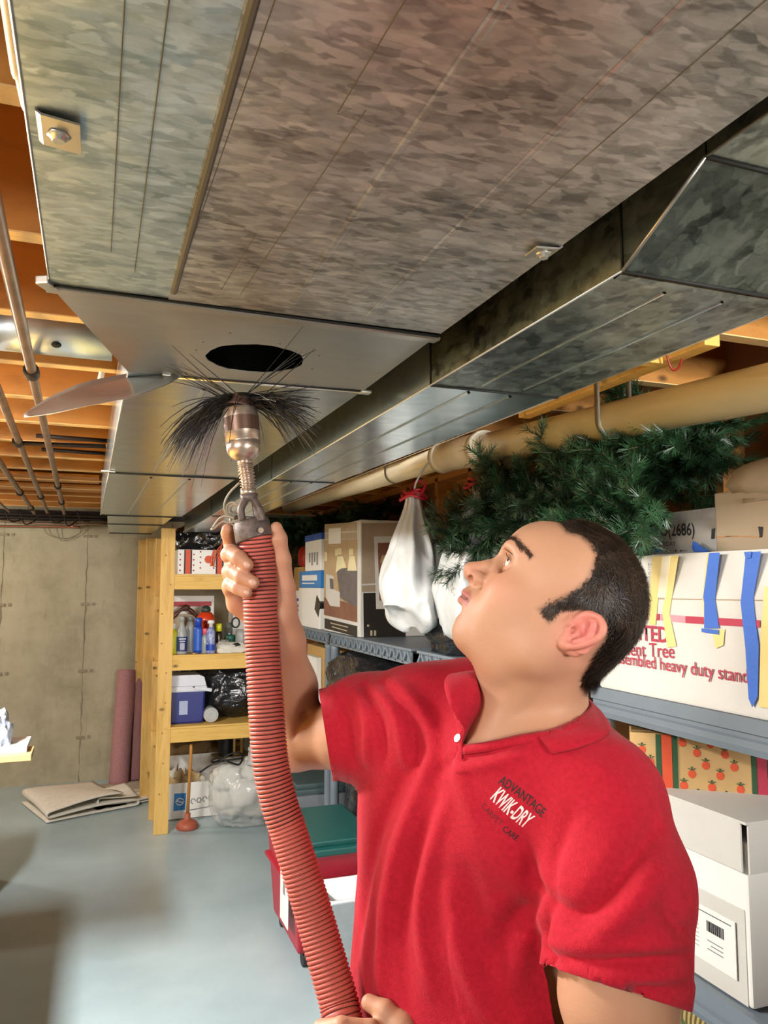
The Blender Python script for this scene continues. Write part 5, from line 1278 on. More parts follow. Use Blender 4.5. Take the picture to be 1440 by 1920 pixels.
# right hand around the hose
S.chain([RWR, q(518, 1115, 1.195)], [.0275, .028], .015)
S.ell(q(484, 1088, 1.2135), (.040, .044, .0145), np.array([VR, VU, VF]), .014)
S.cap(q(455, 1052, 1.212), q(452, 1115, 1.212), .014, .013, .010)
S.chain([q(530, 1135, 1.190), q(531, 1100, 1.183), q(529, 1050, 1.172), q(522, 1010, 1.166), q(518, 990, 1.166)], [.021, .0175, .0128, .0122, .0095], .007)
def finger(pts, rs): S.chain([q(*p) for p in pts], rs, .0035, k0=.008)
finger([(448, 1050, 1.215), (433, 1022, 1.200), (427, 1000, 1.183), (427, 993, 1.176)], [.0115, .0108, .0100, .0092])
finger([(446, 1052, 1.213), (429, 1040, 1.187), (433, 1036, 1.155), (448, 1046, 1.134), (463, 1059, 1.1285)], [.0118, .0122, .0122, .0112, .0098])
finger([(446, 1082, 1.213), (431, 1072, 1.187), (438, 1070, 1.155), (454, 1081, 1.132), (474, 1092, 1.1255)], [.0116, .0122, .0120, .0112, .0098])
finger([(448, 1108, 1.212), (431, 1098, 1.187), (434, 1095, 1.158), (447, 1103, 1.137), (462, 1111, 1.1290)], [.0112, .0112, .0110, .0100, .0088])
S.chain([q(436, 1108, 1.195), q(446, 1132, 1.200), q(480, 1160, 1.205)], [.0125, .0150, .018], .012)
# left hand around the hose at the bottom
S.chain([LWR, q(755, 1985, .985)], [.028, .027], .012)
S.ell(q(720, 1990, 1.015), (.040, .045, .020), np.array([VR, VU, VF]), .014)
S.chain([q(775, 1965, .975), q(752, 1925, .975), q(722, 1896, .985), q(692, 1880, .997)], [.021, .0165, .0125, .0103], .007)
for k, dy in enumerate((0, 36, 70, 102)):
    s_ = 1-.05*k
    S.chain([q(735+6*k, 1945+dy, .985), q(693+6*k, 1932+dy, .962), q(640+8*k, 1926+dy, .958), q(603+8*k, 1930+dy, .975), q(600+8*k, 1938+dy, 1.005)], [.0130*s_, .0122*s_, .0118*s_, .0110*s_, .0100*s_], .004, k0=.010)

def surf(px, py, d0=.95, d1=1.5):
    r = q(px, py, 1.0)-VC; ts = np.linspace(d0, d1, 500); v_ = S(VC + ts[:, None]*r); k = np.argmax(v_ < 0); return VC + ts[k]*r
a_, b_, c_ = surf(598, 1292), surf(573, 1340), surf(549, 1382)
S.cap(a_, b_, .0022, .0020, .010, 's'); S.cap(b_, c_, .0020, .0008, .009, 's')
allp = np.array([LEL, LWR, REL, RWR, q(425, 990, 1.18), q(600, 2060, 1.0), H(.16, 0, .0), H(-.09, 0, .09), H(0, .1, 0), H(0, -.1, .13), LSH, RSH, hipc + TM[0]*.2, hipc-TM[0]*.2, hipc+TM[1]*.16, hipc-TM[1]*.17, np.array([hipc[0], hipc[1], .93])])
lo, hi = allp.min(0)-.10, allp.max(0)+.10; lo[2] = .90
V, F = mesh_sdf(S, lo, hi, .0045)
hm = ((V-H(.02, 0, .0))**2).sum(1) < .150**2
handm = (((V-q(480, 1060, 1.18))**2).sum(1) < .085**2) | (((V-q(690, 1930, .99))**2).sum(1) < .085**2)
V, F = subdivide(V, F, hm | handm)
fm = (lambda L: (L[:, 0] > .085) & (np.abs(L[:, 1]) < .055) & (L[:, 2] < .05) & (L[:, 2] > -.07) | ((L[:, 0] > -.045) & (L[:, 0] < .014) & (np.abs(L[:, 1]) > .066) & (L[:, 2] > -.035) & (L[:, 2] < .052)))(HL(V))
V, F = subdivide(V, F, fm)
V = project(S, V, 3)
# skin pigment (redder ear, lips, nose and cheeks) with shade painted in mouth and nostrils, stored per vertex
L = HL(V); base = np.array([.455, .240, .142]); C_ = np.tile(base, (len(V), 1))
def paint(m, col): 
    global C_; C_ = C_*(1-m[:, None]) + np.array(col)*m[:, None]
def gb(c, r): return np.exp(-(((L-np.array(c))/np.array(r))**2).sum(1))
headm = ((V-HO)**2).sum(1) < .2**2
for sg in (-1, 1):
    paint(.45*gb((.088, .040*sg, -.004), (.03, .03, .018))*headm, (.62, .22, .15))
    paint(.35*gb((.10, .030*sg, .014), (.012, .02, .006))*headm, (.50, .20, .14))
    paint(.85*gb((-.014, .085*sg, .010), (.030, .016, .036))*headm, (.62, .15, .15))
    paint(.35*gb((-.03, .06*sg, -.02), (.02, .02, .03))*headm, (.66, .27, .20))
paint(.45*gb((.142, 0, -.009), (.018, .02, .016))*headm, (.62, .24, .18))
lipm = smoothstep(.0038, .0010, np.abs(L[:, 2]+.0425)-.0058)*smoothstep(.103, .108, L[:, 0])*smoothstep(.028, .024, np.abs(L[:, 1]))*headm
paint(.95*np.clip(lipm, 0, 1), (.42, .12, .12))
paint(.9*smoothstep(.0034, .0014, np.abs(L[:, 2]+.0424))*smoothstep(.110, .114, L[:, 0])*(np.abs(L[:, 1]) < .026)*headm, (.16, .05, .045))  # shade between the lips painted as a dark line
for sg in (-1, 1): paint(.85*gb((.1370, .0125*sg, -.0180), (.0052, .0044, .0045))*headm, (.12, .035, .03))  # shade inside the nostrils painted into the colour
paint(.22*smoothstep(-.030, -.055, L[:, 2])*smoothstep(.01, .05, L[:, 0])*headm, (.44, .27, .19))
paint(.30*(~headm).astype(float)*smoothstep(.30, .0, np.linalg.norm(V-q(480, 1090, 1.18), axis=1)), (.60, .25, .17))
hp_px = [(1036, 972), (1046, 990), (1060, 1003), (1085, 1010), (1104, 1022), (1114, 1040), (1108, 1062), (1096, 1086), (1068, 1108), (1034, 1124), (1004, 1141), (1014, 1152), (1026, 1170), (1040, 1166), (1050, 1150), (1078, 1146), (1104, 1150), (1126, 1158), (1136, 1180), (1128, 1204), (1112, 1222), (1104, 1248), (1094, 1272), (1092, 1285)]
def to_uv(px, py, lp):
    r = VF + VR*(px-720)/FPX + VU*(960-py)/FPX; t = ((HO + el*lp - VC) @ el)/(r @ el); x = HL((VC + r*t)[None])[0]; return x[0], x[2]
poly = [to_uv(a, c, .010 if i < 2 else .045 if i < 4 else .070 if i < 20 else .060) for i, (a, c) in enumerate(hp_px)] + [(-.14, -.012), (-.25, .04), (-.25, .3), (.06, .3), (.095, .16)]
def inpoly(P, poly):
    x, y_ = P[:, 0], P[:, 1]; r = np.zeros(len(P), bool); j = len(poly)-1
    for i in range(len(poly)):
        xi, yi = poly[i]; xj, yj = poly[j]; c = ((yi > y_) != (yj > y_)) & (x < (xj-xi)*(y_-yi)/(yj-yi+1e-12)+xi); r ^= c; j = i
    return r
def polydist(P, poly, n):
    d = np.full(len(P), 9.)
    for i in range(n-1):
        a, b_ = np.array(poly[i]), np.array(poly[i+1]); ab = b_-a; t = np.clip((P-a)@ab/(ab@ab), 0, 1); d = np.minimum(d, np.linalg.norm(P-a-t[:, None]*ab, axis=1))
    return d
sduv = polydist(L[:, [0, 2]], poly, len(hp_px)); insd = inpoly(L[:, [0, 2]], poly)
rn = np.array([noise.noise(Vector(p)*260) for p in V[headm]])*.5+.5
rt = np.zeros(len(V)); rt[headm] = (np.abs(L[headm][:, 1]) < .0785)*np.clip(smoothstep(-.003, .007, np.where(insd, sduv, -sduv))[headm]*(.55+.5*rn), 0, .93)
paint(rt, (.035, .020, .013))
t = Nt('skin'); at = t.n('ShaderNodeVertexColor', layer_name='pigment_and_shade'); v = t.coord()
t.set(Base_Color=t.mix(t.ramp(t.noise(v, 90, 4, .6), [(.35, (0, 0, 0)), (.75, (.20, .20, .20))]), at.outputs[0], (.50, .24, .15)), Roughness=.54, Subsurface_Weight=.12, Subsurface_Scale=.008, Specular_IOR_Level=.4)
t.b.inputs['Subsurface Radius'].default_value = (1.0, .35, .2); t.bump(t.noise(v, 420, 3), .22, .0014); M_skin = t.m
body = np_mesh('body', V, F, M_skin, MAN)
ca = body.data.color_attributes.new('pigment_and_shade', 'FLOAT_COLOR', 'POINT'); ca.data.foreach_set('color', np.concatenate([C_, np.ones((len(C_), 1))], 1).astype(np.float32).ravel())
BODY = BVHTree.FromPolygons([tuple(x) for x in V], [list(map(int, f)) for f in F])
def cast(px, py, tree, lift=.0004):
    r = nrm(VF + VR*(px-720)/FPX + VU*(960-py)/FPX); hit = tree.ray_cast(Vector(VC), Vector(r), 6)
    return None if hit[0] is None else (np.array(hit[0]) - r*lift, np.array(hit[1]))

# eyes
M_eye = mat('eye_white', '#d8cfc8', .12, c2='#cfc3bb'); M_iris = mat('brown_iris', '#3a2617', .1); M_pupil = mat('pupil', '#060505', .08)
for sg in (-1, 1):
    c = H(.0995, .0310*sg, .0292); b = B(); bmesh.ops.create_uvsphere(b, u_segments=24, v_segments=16, radius=.0126, matrix=Matrix.Translation(c))
    gz = nrm(eu*.80 + ev*.42 + el*.36)
    for f in b.faces:
        a = np.array(f.calc_center_median())-c; a = a@gz/np.linalg.norm(a); f.material_index = 2 if a > .975 else 1 if a > .88 else 0
    me_ = ob('eye', b, [M_eye, M_iris, M_pupil], w=MAN, smooth=True)
for sg in (-1, 1):
    b = B(); lc = smoothpath([H(.1100, .0208*sg, .0300), H(.1150, .0270*sg, .0338), H(.1137, .0345*sg, .0336), H(.1068, .0415*sg, .0300)], 6)
    tube(b, lc, .00055, 5)
    for i in range(2, len(lc)-1):
        for e_ in range(2): tube(b, [lc[i], lc[i] + eu*.0030 + ev*.0018 + el*sg*(.0004*i-.002+.001*e_)], [.0002, .00008], 3)
    ob('eyelashes', b, mat('dark_lash', '#1c120c', .6), w=MAN)
# fingernails
M_nail = mat('fingernail', '#dcae9a', .3)
def nail(px, py, rx, ry, ang):
    b = B(); rows = []; ok = True
    for rr_ in (.02, .5, .85, 1.0):
        row = []
        for k in range(16):
            a = 2*math.pi*k/16; x, y_ = rx*rr_*math.cos(a), ry*rr_*math.sin(a); X_, Y_ = x*math.cos(ang)-y_*math.sin(ang), x*math.sin(ang)+y_*math.cos(ang)
            h = cast(px+X_, py+Y_, BODY, .0007 if rr_ < .9 else .0001)
            if h is None: return
            row.append(tuple(h[0]))
        rows.append(row)
    grid_surf(b, rows, True); ob('fingernail', b, M_nail, w=MAN)
nail(463, 1059, 7.5, 5.5, .65); nail(474, 1092, 8.5, 6, .45); nail(463, 1111, 6, 4.5, .35)

# ---------------------------------------------------------------- hair
SH = Sdf(); SH.p = [p_ for p_ in S.p[:NE]]
SH.cap(q(1018, 1215, 1.005), q(992, 1350, 1.035), .0625, .0660, .03); SH.cap(q(1032, 1245, 1.03), q(1002, 1400, 1.07), .042, .060, .03)
def hairf(P, cull=True):
    d = SH(P, cull); X = HL(P); uv = X[:, [0, 2]]; ins = inpoly(uv, poly); pd = polydist(uv, poly, len(hp_px)); sd = np.where(ins, pd, -pd)
    th = -.0010 + .0085*smoothstep(.002, .030, sd) 
    d = d - th
    return np.maximum(d, -(sd-.002)*.8)
hv, hf = mesh_sdf(hairf, HO-.17, HO+.17, .003)
keep = (hairf(hv) < .004) & (SH(hv) > -.0015)
hn = grad(SH, hv)
nz = np.array([noise.noise(Vector(p)*85)*.6 + (1-2*abs(noise.noise(Vector(p)*55+Vector((9, 2, 5)))))*.8 for p in hv])
hv2 = hv + hn*(nz*.0022)[:, None]
kf = keep[hf].all(1); b = B()
t = Nt('dark_brown_hair'); v = t.coord(); t.set(Base_Color=t.ramp(t.noise(v, 60, 4, .6), [(.3, (.010, .006, .004)), (.75, (.050, .029, .017))]), Roughness=.5, Specular_IOR_Level=.4); M_hair = t.m
used = np.unique(hf[kf]); remap = -np.ones(len(hv), int); remap[used] = np.arange(len(used)); HV, HF = hv2[used], remap[hf[kf]]
# strands
rng = np.random.default_rng(5); UV = HL(hv[used])[:, [0, 2]]
pd = polydist(UV, poly, len(hp_px)); ins = inpoly(UV, poly)
cand = rng.integers(0, len(used), 42000); sv, sf = [HV], HF.tolist(); off = len(HV); segs = 4
P0 = HV[cand] + rng.normal(0, .0016, (len(cand), 3)); N0 = hn[used][cand]; X0 = HL(P0)
flow = -eu*.75 + ev*(-.35) ; flow = np.tile(flow, (len(cand), 1))
temple = (X0[:, 0] > -.005) & (X0[:, 2] < .05); flow[temple] = -ev*.85 + eu*(-.15)
top = X0[:, 2] > .10; flow[top] = -eu*.9 + ev*.25
back = X0[:, 0] < -.05; flow[back] = -ev*.8 - eu*.2
flow = flow + rng.normal(0, .38, flow.shape); flow -= N0*(flow*N0).sum(1)[:, None]; flow /= np.linalg.norm(flow, axis=1)[:, None]
e0 = polydist(X0[:, [0, 2]], poly, len(hp_px)); Ln = (.004 + .011*smoothstep(0, .022, e0))*rng.uniform(.6, 1.2, len(cand)) + .006*back*rng.uniform(0, 1, len(cand))
curl = rng.normal(0, 1, (len(cand), 3)); side = np.cross(N0, flow); P = P0 - N0*.0012; pts_ = []
for k in range(segs+1):
    s = k/segs; wdt = .00042*(1-s*.75)
    c = P + flow*(Ln*s)[:, None] + N0*(Ln*(.42*s - .28*s*s))[:, None] + side*(curl[:, 0]*Ln*.28*s*s)[:, None]
    pts_.append(c - side*wdt); pts_.append(c + side*wdt)
A = np.stack(pts_, 1).reshape(-1, 3); nst = len(cand); sv.append(A)
for k in range(segs):
    i0 = off + np.arange(nst)*(2*(segs+1)) + 2*k; sf += np.stack([i0, i0+1, i0+3, i0+2], 1).tolist()
hair = np_mesh('hair', np.concatenate(sv), sf, M_hair, MAN)
# eyebrows: short hairs in an arc over each eye
for sg in (1, -1):
    vv, ff = [], []
    for i in range(900):
        s = rng.uniform(0, 1); u_, l_, v_ = (.1225-.036*s**1.5), .013+.036*s, .0480+.0040*math.sin(math.pi*s)
        p0 = H(u_, l_*sg, v_ + rng.normal(0, .0030)*(1-.6*s)); hb = BODY.find_nearest(Vector(p0)); p0 = np.array(hb[0]); n0 = np.array(hb[1])
        d = nrm(el*sg*.9 - eu*.25 + ev*rng.normal(.25-.5*s, .3)); d = nrm(d - n0*(d@n0)); sd_ = nrm(np.cross(d, n0)); L_ = rng.uniform(.004, .007); k0 = len(vv)
        for t_ in (0, .5, 1): c = p0 + d*L_*t_ + n0*(.0002+.0012*math.sin(t_*2)); vv += [c-sd_*.00022*(1.1-t_), c+sd_*.00022*(1.1-t_)]
        ff += [[k0, k0+1, k0+3, k0+2], [k0+2, k0+3, k0+5, k0+4]]
    np_mesh('eyebrow', np.array(vv), ff, mat('brown_brow_hair', '#3a2416', .6), MAN)

# ---------------------------------------------------------------- polo shirt
TO = Sdf(); torso(TO, .011, .045); SS = Sdf(); torso(SS, .011, .045); NT = len(SS.p)
hemR = q(611, 1368, 1.235); ry_ = nrm(hemR-VC); ln_ = nrm(VR*22 - VU*143); nR = np.cross(ln_, ry_); nR = nrm(nR if nR@VR < 0 else -nR)
SS.chain([RSH, q(690, 1362, 1.165), q(585, 1382, 1.25)], [.074, .071, .066], .03)
SS.chain([LSH, q(1156, 1660, .885), q(1152, 1800, .872), q(1154, 1930, .866)], [.074, .081, .0765, .0735], .022)
hemL = q(1158, 1851, .868); ry_ = nrm(hemL-VC); ln_ = nrm(VR*235 - VU*75); nL = np.cross(ln_, ry_); nL = nrm(nL if nL@VU < 0 else -nL)
lo2, hi2 = allp.min(0)-.12, allp.max(0)+.12; lo2[2] = .80; hi2[2] = 1.55
sv_, sf_ = mesh_sdf(SS, lo2, hi2, .005)
sv_ = project(SS, sv_, 1); sn = grad(SS, sv_)
STREE = BVHTree.FromPolygons([tuple(x) for x in sv_], [list(map(int, f)) for f in sf_])
def fold(pxs, h, w_, ends=True):
    """raise (or sink, h < 0) the cloth along a line given by photo landmarks cast on the shirt"""
    pts_ = [cast(a, c, STREE, 0) for a, c in smoothpath([(a, c, 0)[:2] for a, c in pxs], 5)]; pts_ = [p[0] for p in pts_ if p is not None]
    if len(pts_) < 2: return np.zeros(len(sv_))
    P_ = np.array(pts_); best = np.full(len(sv_), 9.); tt = np.zeros(len(sv_))
    m = ((sv_-P_.mean(0))**2).sum(1) < (np.linalg.norm(P_-P_.mean(0), axis=1).max()+w_*3)**2
    X = sv_[m]; bd = np.full(len(X), 9.); bt = np.zeros(len(X))
    for i in range(len(P_)-1):
        a, b_ = P_[i], P_[i+1]; ab = b_-a
        if ab@ab < 1e-10 or ab@ab > .01: continue
        t_ = np.clip((X-a)@ab/(ab@ab), 0, 1); d = np.linalg.norm(X-a-t_[:, None]*ab, axis=1); k = d < bd; bd[k] = d[k]; bt[k] = (i+t_[k])/(len(P_)-1)
    out = np.zeros(len(sv_)); env = (np.sin(math.pi*np.clip(bt*.9+.05, 0, 1))**.5) if ends else 1
    out[m] = h*np.exp(-(bd/w_)**2)*env; return out
disp = np.zeros(len(sv_))
for f_ in (([(800, 1440), (770, 1530), (742, 1620), (722, 1740), (716, 1850)], .007, .012), ([(760, 1450), (712, 1560), (684, 1680), (672, 1780)], -.005, .012),
           ([(838, 1500), (808, 1600), (790, 1720), (806, 1850)], .0055, .011), ([(822, 1500), (775, 1640), (756, 1760), (765, 1880)], -.004, .012),
           ([(845, 1662), (860, 1760), (900, 1870), (950, 1930)], .005, .012), ([(880, 1640), (905, 1760), (960, 1880)], -.004, .014),
           ([(735, 1280), (790, 1335), (815, 1400), (800, 1470)], .006, .010), ([(700, 1285), (748, 1350), (760, 1430)], .0055, .009), ([(716, 1282), (770, 1350), (785, 1430)], -.005, .007),
           ([(665, 1290), (690, 1350), (690, 1425)], .005, .009), ([(680, 1288), (715, 1350), (722, 1430)], -.0045, .007), ([(640, 1300), (655, 1360), (665, 1430)], -.003, .007),
           ([(1032, 1694), (1000, 1640), (975, 1560)], -.005, .010), ([(1034, 1690), (1040, 1610), (1075, 1530)], -.004, .010), ([(1030, 1700), (985, 1760), (960, 1850)], .005, .012),
           ([(1015, 1690), (960, 1730), (925, 1800)], -.004, .011), ([(1034, 1700), (1085, 1722), (1130, 1690), (1180, 1620), (1230, 1552)], -.010, .011), ([(1040, 1730), (1100, 1748), (1160, 1715), (1230, 1640)], .006, .014),
           ([(1020, 1790), (1100, 1800), (1200, 1800), (1290, 1792)], -.006, .008), ([(1025, 1770), (1100, 1782), (1200, 1776), (1292, 1765)], .005, .009), ([(1035, 1812), (1120, 1822), (1220, 1828), (1290, 1822)], .005, .008),
           ([(1060, 1838), (1160, 1850), (1285, 1848)], -.005, .006), ([(1240, 1700), (1270, 1740), (1300, 1750)], -.005, .008),
           ([(1030, 1705), (1022, 1760), (1035, 1815)], -.008, .008), ([(1042, 1420), (1120, 1450), (1180, 1500)], .003, .014), ([(985, 1395), (940, 1410), (880, 1418), (830, 1440)], -.004, .007), ([(990, 1408), (930, 1425), (860, 1438)], .004, .008),
           ([(855, 1410), (870, 1480), (900, 1560)], .003, .012), ([(930, 1660), (1000, 1740), (1050, 1850), (1060, 1920)], -.003, .014)):
    disp += fold(f_[0], f_[1]*1.75, f_[2]*1.15)
disp += np.array([noise.fractal(Vector(p)*9, 1, 2, 3) for p in sv_])*.0028
dR = (sv_-hemR)@nR; dL = (sv_-hemL)@nL
nearR = ((sv_-hemR)**2).sum(1) < .16**2; nearL = ((sv_-hemL)**2).sum(1) < .20**2
disp += np.where(nearL, .0022*smoothstep(-.026, -.023, dL) , 0) + np.where(nearR, .0018*smoothstep(-.024, -.021, dR), 0)
sv2 = sv_ + sn*disp[:, None]
# openings: sleeves, bottom hem, neck
pp = proj(sv_); vpoly = [(867, 1399), (880, 1365), (893, 1335), (900, 1300), (893, 1250), (1100, 1290), (1104, 1332), (1050, 1366), (1004, 1378), (937, 1390)]
cutn = inpoly(pp[:, :2], vpoly) & (pp[:, 2] < 1.03)
na, nb_ = q(1020, 1220, 1.03), q(985, 1400, 1.04); ab = nrm(nb_-na); tt = (sv_-na)@ab; dn = np.linalg.norm(sv_-na-tt[:, None]*ab, axis=1); cutn |= (dn < .070) & (tt < .15) & (pp[:, 1] < 1375)
armR = nearR & (pp[:, 0] < 700); armL = nearL & (pp[:, 0] > 1000) & (pp[:, 1] > 1780) & (TO(sv_) > .006)
cut = (armR & (dR > 0)) | (armL & (dL > 0)) | cutn | (sv_[:, 2] < .86) | ((pp[:, 0] > 1010) & (pp[:, 1] > 1960) & (((sv_-LEL)**2).sum(1) < .17**2) & (TO(sv_) > .03))
# snap the rows next to each cut onto the cut so that hems end cleanly
for near, dd, nn_ in ((armR, (sv2-hemR)@nR, nR), (armL, (sv2-hemL)@nL, nL)):
    m = near & (np.abs(dd) < .0068); sv2[m] -= nn_*dd[m][:, None]; cut[m & (dd > 0)] = False
kf = ~cut[sf_].any(1); fs = sf_[kf]; used = np.unique(fs); rm = -np.ones(len(sv_), int); rm[used] = np.arange(len(used))
t = Nt('red_pique_knit'); v = t.coord(); wv = t.n('ShaderNodeTexVoronoi'); wv.inputs['Scale'].default_value = 620; t.l(v, wv.inputs['Vector'])
t.set(Base_Color=t.ramp(t.noise(v, 160, 3, .6), [(.3, (.36, .005, .017)), (.7, (.45, .008, .027))]), Roughness=.82, Sheen_Weight=.08, Specular_IOR_Level=.2); t.bump(wv.outputs['Distance'], .35, .0012); M_shirt = t.m
shirt = np_mesh('polo_shirt', sv2[used], rm[fs], M_shirt, MAN)
md = shirt.modifiers.new('cloth', 'SOLIDIFY'); md.thickness = .0016; md.offset = 1
SHT = BVHTree.FromPolygons([tuple(x) for x in sv2[used]], [list(map(int, f)) for f in rm[fs]])
def onshirt(px, py, lift): 
    h = cast(px, py, SHT, lift); return None if h is None else h[0]
# collar
ridge = [(872, 1372, .950), (884, 1340, .958), (897, 1300, .975), (895, 1264, 1.01), (925, 1255, 1.07), (985, 1262, 1.11), (1050, 1282, 1.105), (1098, 1308, 1.045), (1102, 1332, .985), (1055, 1360, .948), (1004, 1375, .935)]
outer = [(853, 1345, .950), (842, 1318, .952), (833, 1278, .985), (852, 1262, 1.03), (900, 1275, 1.10), (985, 1300, 1.15), (1075, 1322, 1.14), (1134, 1345, 1.06), (1141, 1374, .975), (1092, 1398, .930), (1034, 1414, .915)]
inner = [(866, 1396, .965), (880, 1372, .985), (905, 1340, .995), (925, 1310, 1.03), (945, 1300, 1.05), (985, 1305, 1.085), (1040, 1320, 1.075), (1080, 1345, 1.03), (1080, 1362, .990), (1040, 1382, .960), (1000, 1390, .950)]
def cpts(L_, lift=None):
    out = []
    for a, c, d in L_:
        p = q(a, c, d)
        if lift is not None and (a < 900 and c > 1270 or a > 1030 and c > 1340):
            h = cast(a, c, SHT, 0)
            if h is not None:
                dd = proj(h[0])[0][2]
                if abs(dd-d) < .08: p = q(a, c, min(d, dd-lift) if lift > 0 else dd)
        out.append(p)
    return np.array(smoothpath(out, 6))
Rg, Og, Ig = cpts(ridge), cpts(outer, .007), cpts(inner)
rows = []
for i in range(len(Rg)):
    row = []
    for s in (0, .33, .66): row.append(Ig[i]*(1-s)+Rg[i]*s)
    mid = (Rg[i]*.80+Og[i]*.20) + VU*.0035; row += [Rg[i] + VU*.001, mid]
    for s in (.4, .6, .8, 1.0):
        p = Rg[i]*(1-s)+Og[i]*s; bul = math.sin(math.pi*s)*.006; row.append(p + (VU*.6 - VF*.6)*bul)
    rows.append(row)
b = B(); grid_surf(b, rows); solid(b, .0022); col_ = ob('collar', b, M_shirt, w=MAN, smooth=True)
# placket and buttons
b = B(); rows = []
for (xa, xb, y_) in ((846, 866, 1316), (852, 874, 1345), (858, 872, 1372), (860, 872, 1398), (850, 880, 1425), (848, 884, 1450)):
    row = []
    for k in range(5):
        p = onshirt(xa+(xb-xa)*k/4, y_, .0028 if 0 < k < 4 else .0005)
        if p is None: p = rows[-1][k] if rows else q(xa, y_, .95)
        row.append(tuple(p))
    rows.append(row)
grid_surf(b, rows); solid(b, .001); ob('placket', b, M_shirt, w=MAN, smooth=True)
for px, py in ((858, 1384), (857, 1303)):
    h = cast(px, py, SHT, .0045)
    if h is None: continue
    b = B(); c, n0 = Vector(h[0]), Vector(h[1]); tube(b, [c - n0*.0010, c + n0*.0012], .0052, 16); ob('button', b, mat('pearl_button', '#d9c9bd', .25), w=MAN)
b = B(); rows = []
for a_, c_ in smoothpath([(866, 1400), (900, 1396), (937, 1389), (972, 1381), (1008, 1375), (1030, 1372)], 5):
    r0, r1, r2 = cast(a_, c_-4, STREE, .0010), cast(a_+.5, c_+3, STREE, .0042), cast(a_+1, c_+15, STREE, .0022)
    if r0 is None or r1 is None or r2 is None: continue
    rows.append([tuple(r0[0]), tuple(r1[0]), tuple(r2[0])])
grid_surf(b, rows); solid(b, .0016); ob('neckline_band', b, M_shirt, w=MAN, smooth=True)
# chest lettering laid on the cloth
def chest(s, p0, p1, up, h, m, bend=0, bold=.0, lift=.0022):
    bm = text_bm(s, bold, align='LEFT'); bmesh.ops.triangulate(bm, faces=bm.faces); bmesh.ops.subdivide_edges(bm, edges=[e for e in bm.edges if e.calc_length() > .25], cuts=2)
    xs = [v.co.x for v in bm.verts]; x0, x1 = min(xs), max(xs); p0, p1, up = np.array(p0, float), np.array(p1, float), np.array(up, float)
    nrm_ = np.array([-(p1-p0)[1], (p1-p0)[0]])/np.linalg.norm(p1-p0)
    for v in bm.verts:
        s_ = (v.co.x-x0)/(x1-x0); P_ = p0+(p1-p0)*s_ + nrm_*bend*4*s_*(1-s_) + up*(v.co.y/.7)
        h_ = onshirt(P_[0], P_[1], lift); v.co = Vector(h_) if h_ is not None else Vector(q(P_[0], P_[1], .9))
    ob('chest_lettering', bm, m, w=MAN)
M_thr = mat('black_thread', '#1c0d0e', .7); M_thw = mat('white_thread', '#f0d8d8', .7); M_thd = mat('dark_red_thread', '#5e0c16', .8)
chest('ADVANTAGE', (933, 1468), (1016, 1533), (9, -15), 1, M_thr, -3, .012)
chest('KWIK-DRY', (919, 1497), (984, 1553), (20, -22), 1, M_thw, 2, .022)
chest('CARPET', (902, 1512), (938, 1549), (7, -8), 1, M_thd, 2)
chest('CARE', (941, 1556), (968, 1577), (7, -9), 1, M_thr, 1, .01)

# ---------------------------------------------------------------- trousers, belt and shoes (below the frame)
TS = Sdf(); hz = .97
TS.ell((hipc[0], hipc[1], .955), (.180, .135, .13), TM, .03)
feet = []
for sg in (-1, 1):
    hp_ = np.array([hipc[0], hipc[1], .90]) + lat*.085*sg; kn = np.array([hipc[0], hipc[1], .50]) + lat*.105*sg + fwd*.02; an = np.array([hipc[0], hipc[1], .09]) + lat*.12*sg
    TS.chain([hp_, kn, an], [.100, .075, .062], .03); feet.append((sg, an))
def tsf(P, cull=True): d = TS(P, cull); d = np.maximum(d, P[:, 2]-1.02); return np.maximum(d, .035-P[:, 2])
c3 = np.array([hipc[0], hipc[1], .5]); tv, tf = mesh_sdf(tsf, c3-np.array([.32, .32, .5]), c3+np.array([.32, .32, .6]), .012)
np_mesh('trousers', tv, tf, mat('dark_grey_trousers', '#2d2f36', .85, bump=.2, bscale=200), MAN)
for sg, an in feet:
    FS = Sdf(); o = np.array([an[0], an[1], 0]); dr = nrm(fwd + lat*.25*sg); M3 = np.array([np.cross(dr, [0, 0, 1]), dr, [0, 0, 1]])
    FS.ell(o+dr*.10+[0, 0, .035], (.048, .085, .038), M3, .02); FS.ell(o-dr*.02+[0, 0, .045], (.040, .065, .050), M3, .02); FS.cap(o+[0, 0, .05], o+[0, 0, .12], .042, .045, .02)
    def ff_(P, cull=True): return np.maximum(FS(P, cull), .001-P[:, 2])
    v_, f_ = mesh_sdf(ff_, o-[.22, .22, .02], o+[.22, .22, .2], .008); np_mesh('shoe', v_, f_, M_black, MAN)
# ================================================================ red hose with the rotating duct brush
def camdir(a, b_, c): return Vector(VR)*a + Vector(VU)*b_ + Vector(VF)*c
hp = [(480, 1004, 1.165), (485, 1060, 1.165), (489, 1130, 1.16), (492, 1200, 1.155), (497, 1290, 1.14), (506, 1420, 1.12), (522, 1500, 1.11), (543, 1565, 1.10), (566, 1640, 1.085), (590, 1720, 1.07), (613, 1800, 1.05), (634, 1875, 1.03), (650, 1940, 1.01)]
hw = [Vector(pt(a, c, D=d)) for a, c, d in hp]
last = hw[-1]
hw += [last + Vector((.03, -.02, -.10)), last + Vector((.06, -.03, -.25)), last + Vector((.02, .02, -.45)), last + Vector((-.10, .10, -.70)), Vector((last.x-.35, last.y+.10, .06)), Vector((last.x-.75, last.y-.15, .031)), Vector((last.x-1.1, last.y-.7, .031))]
HOSE_AX = [Vector(p) for p in smoothpath(hw, 14)]
T = thing('brush_hose', 'red ribbed vacuum hose with a round black bristle duct brush on top', 'duct brush', HOSE_AX[0])
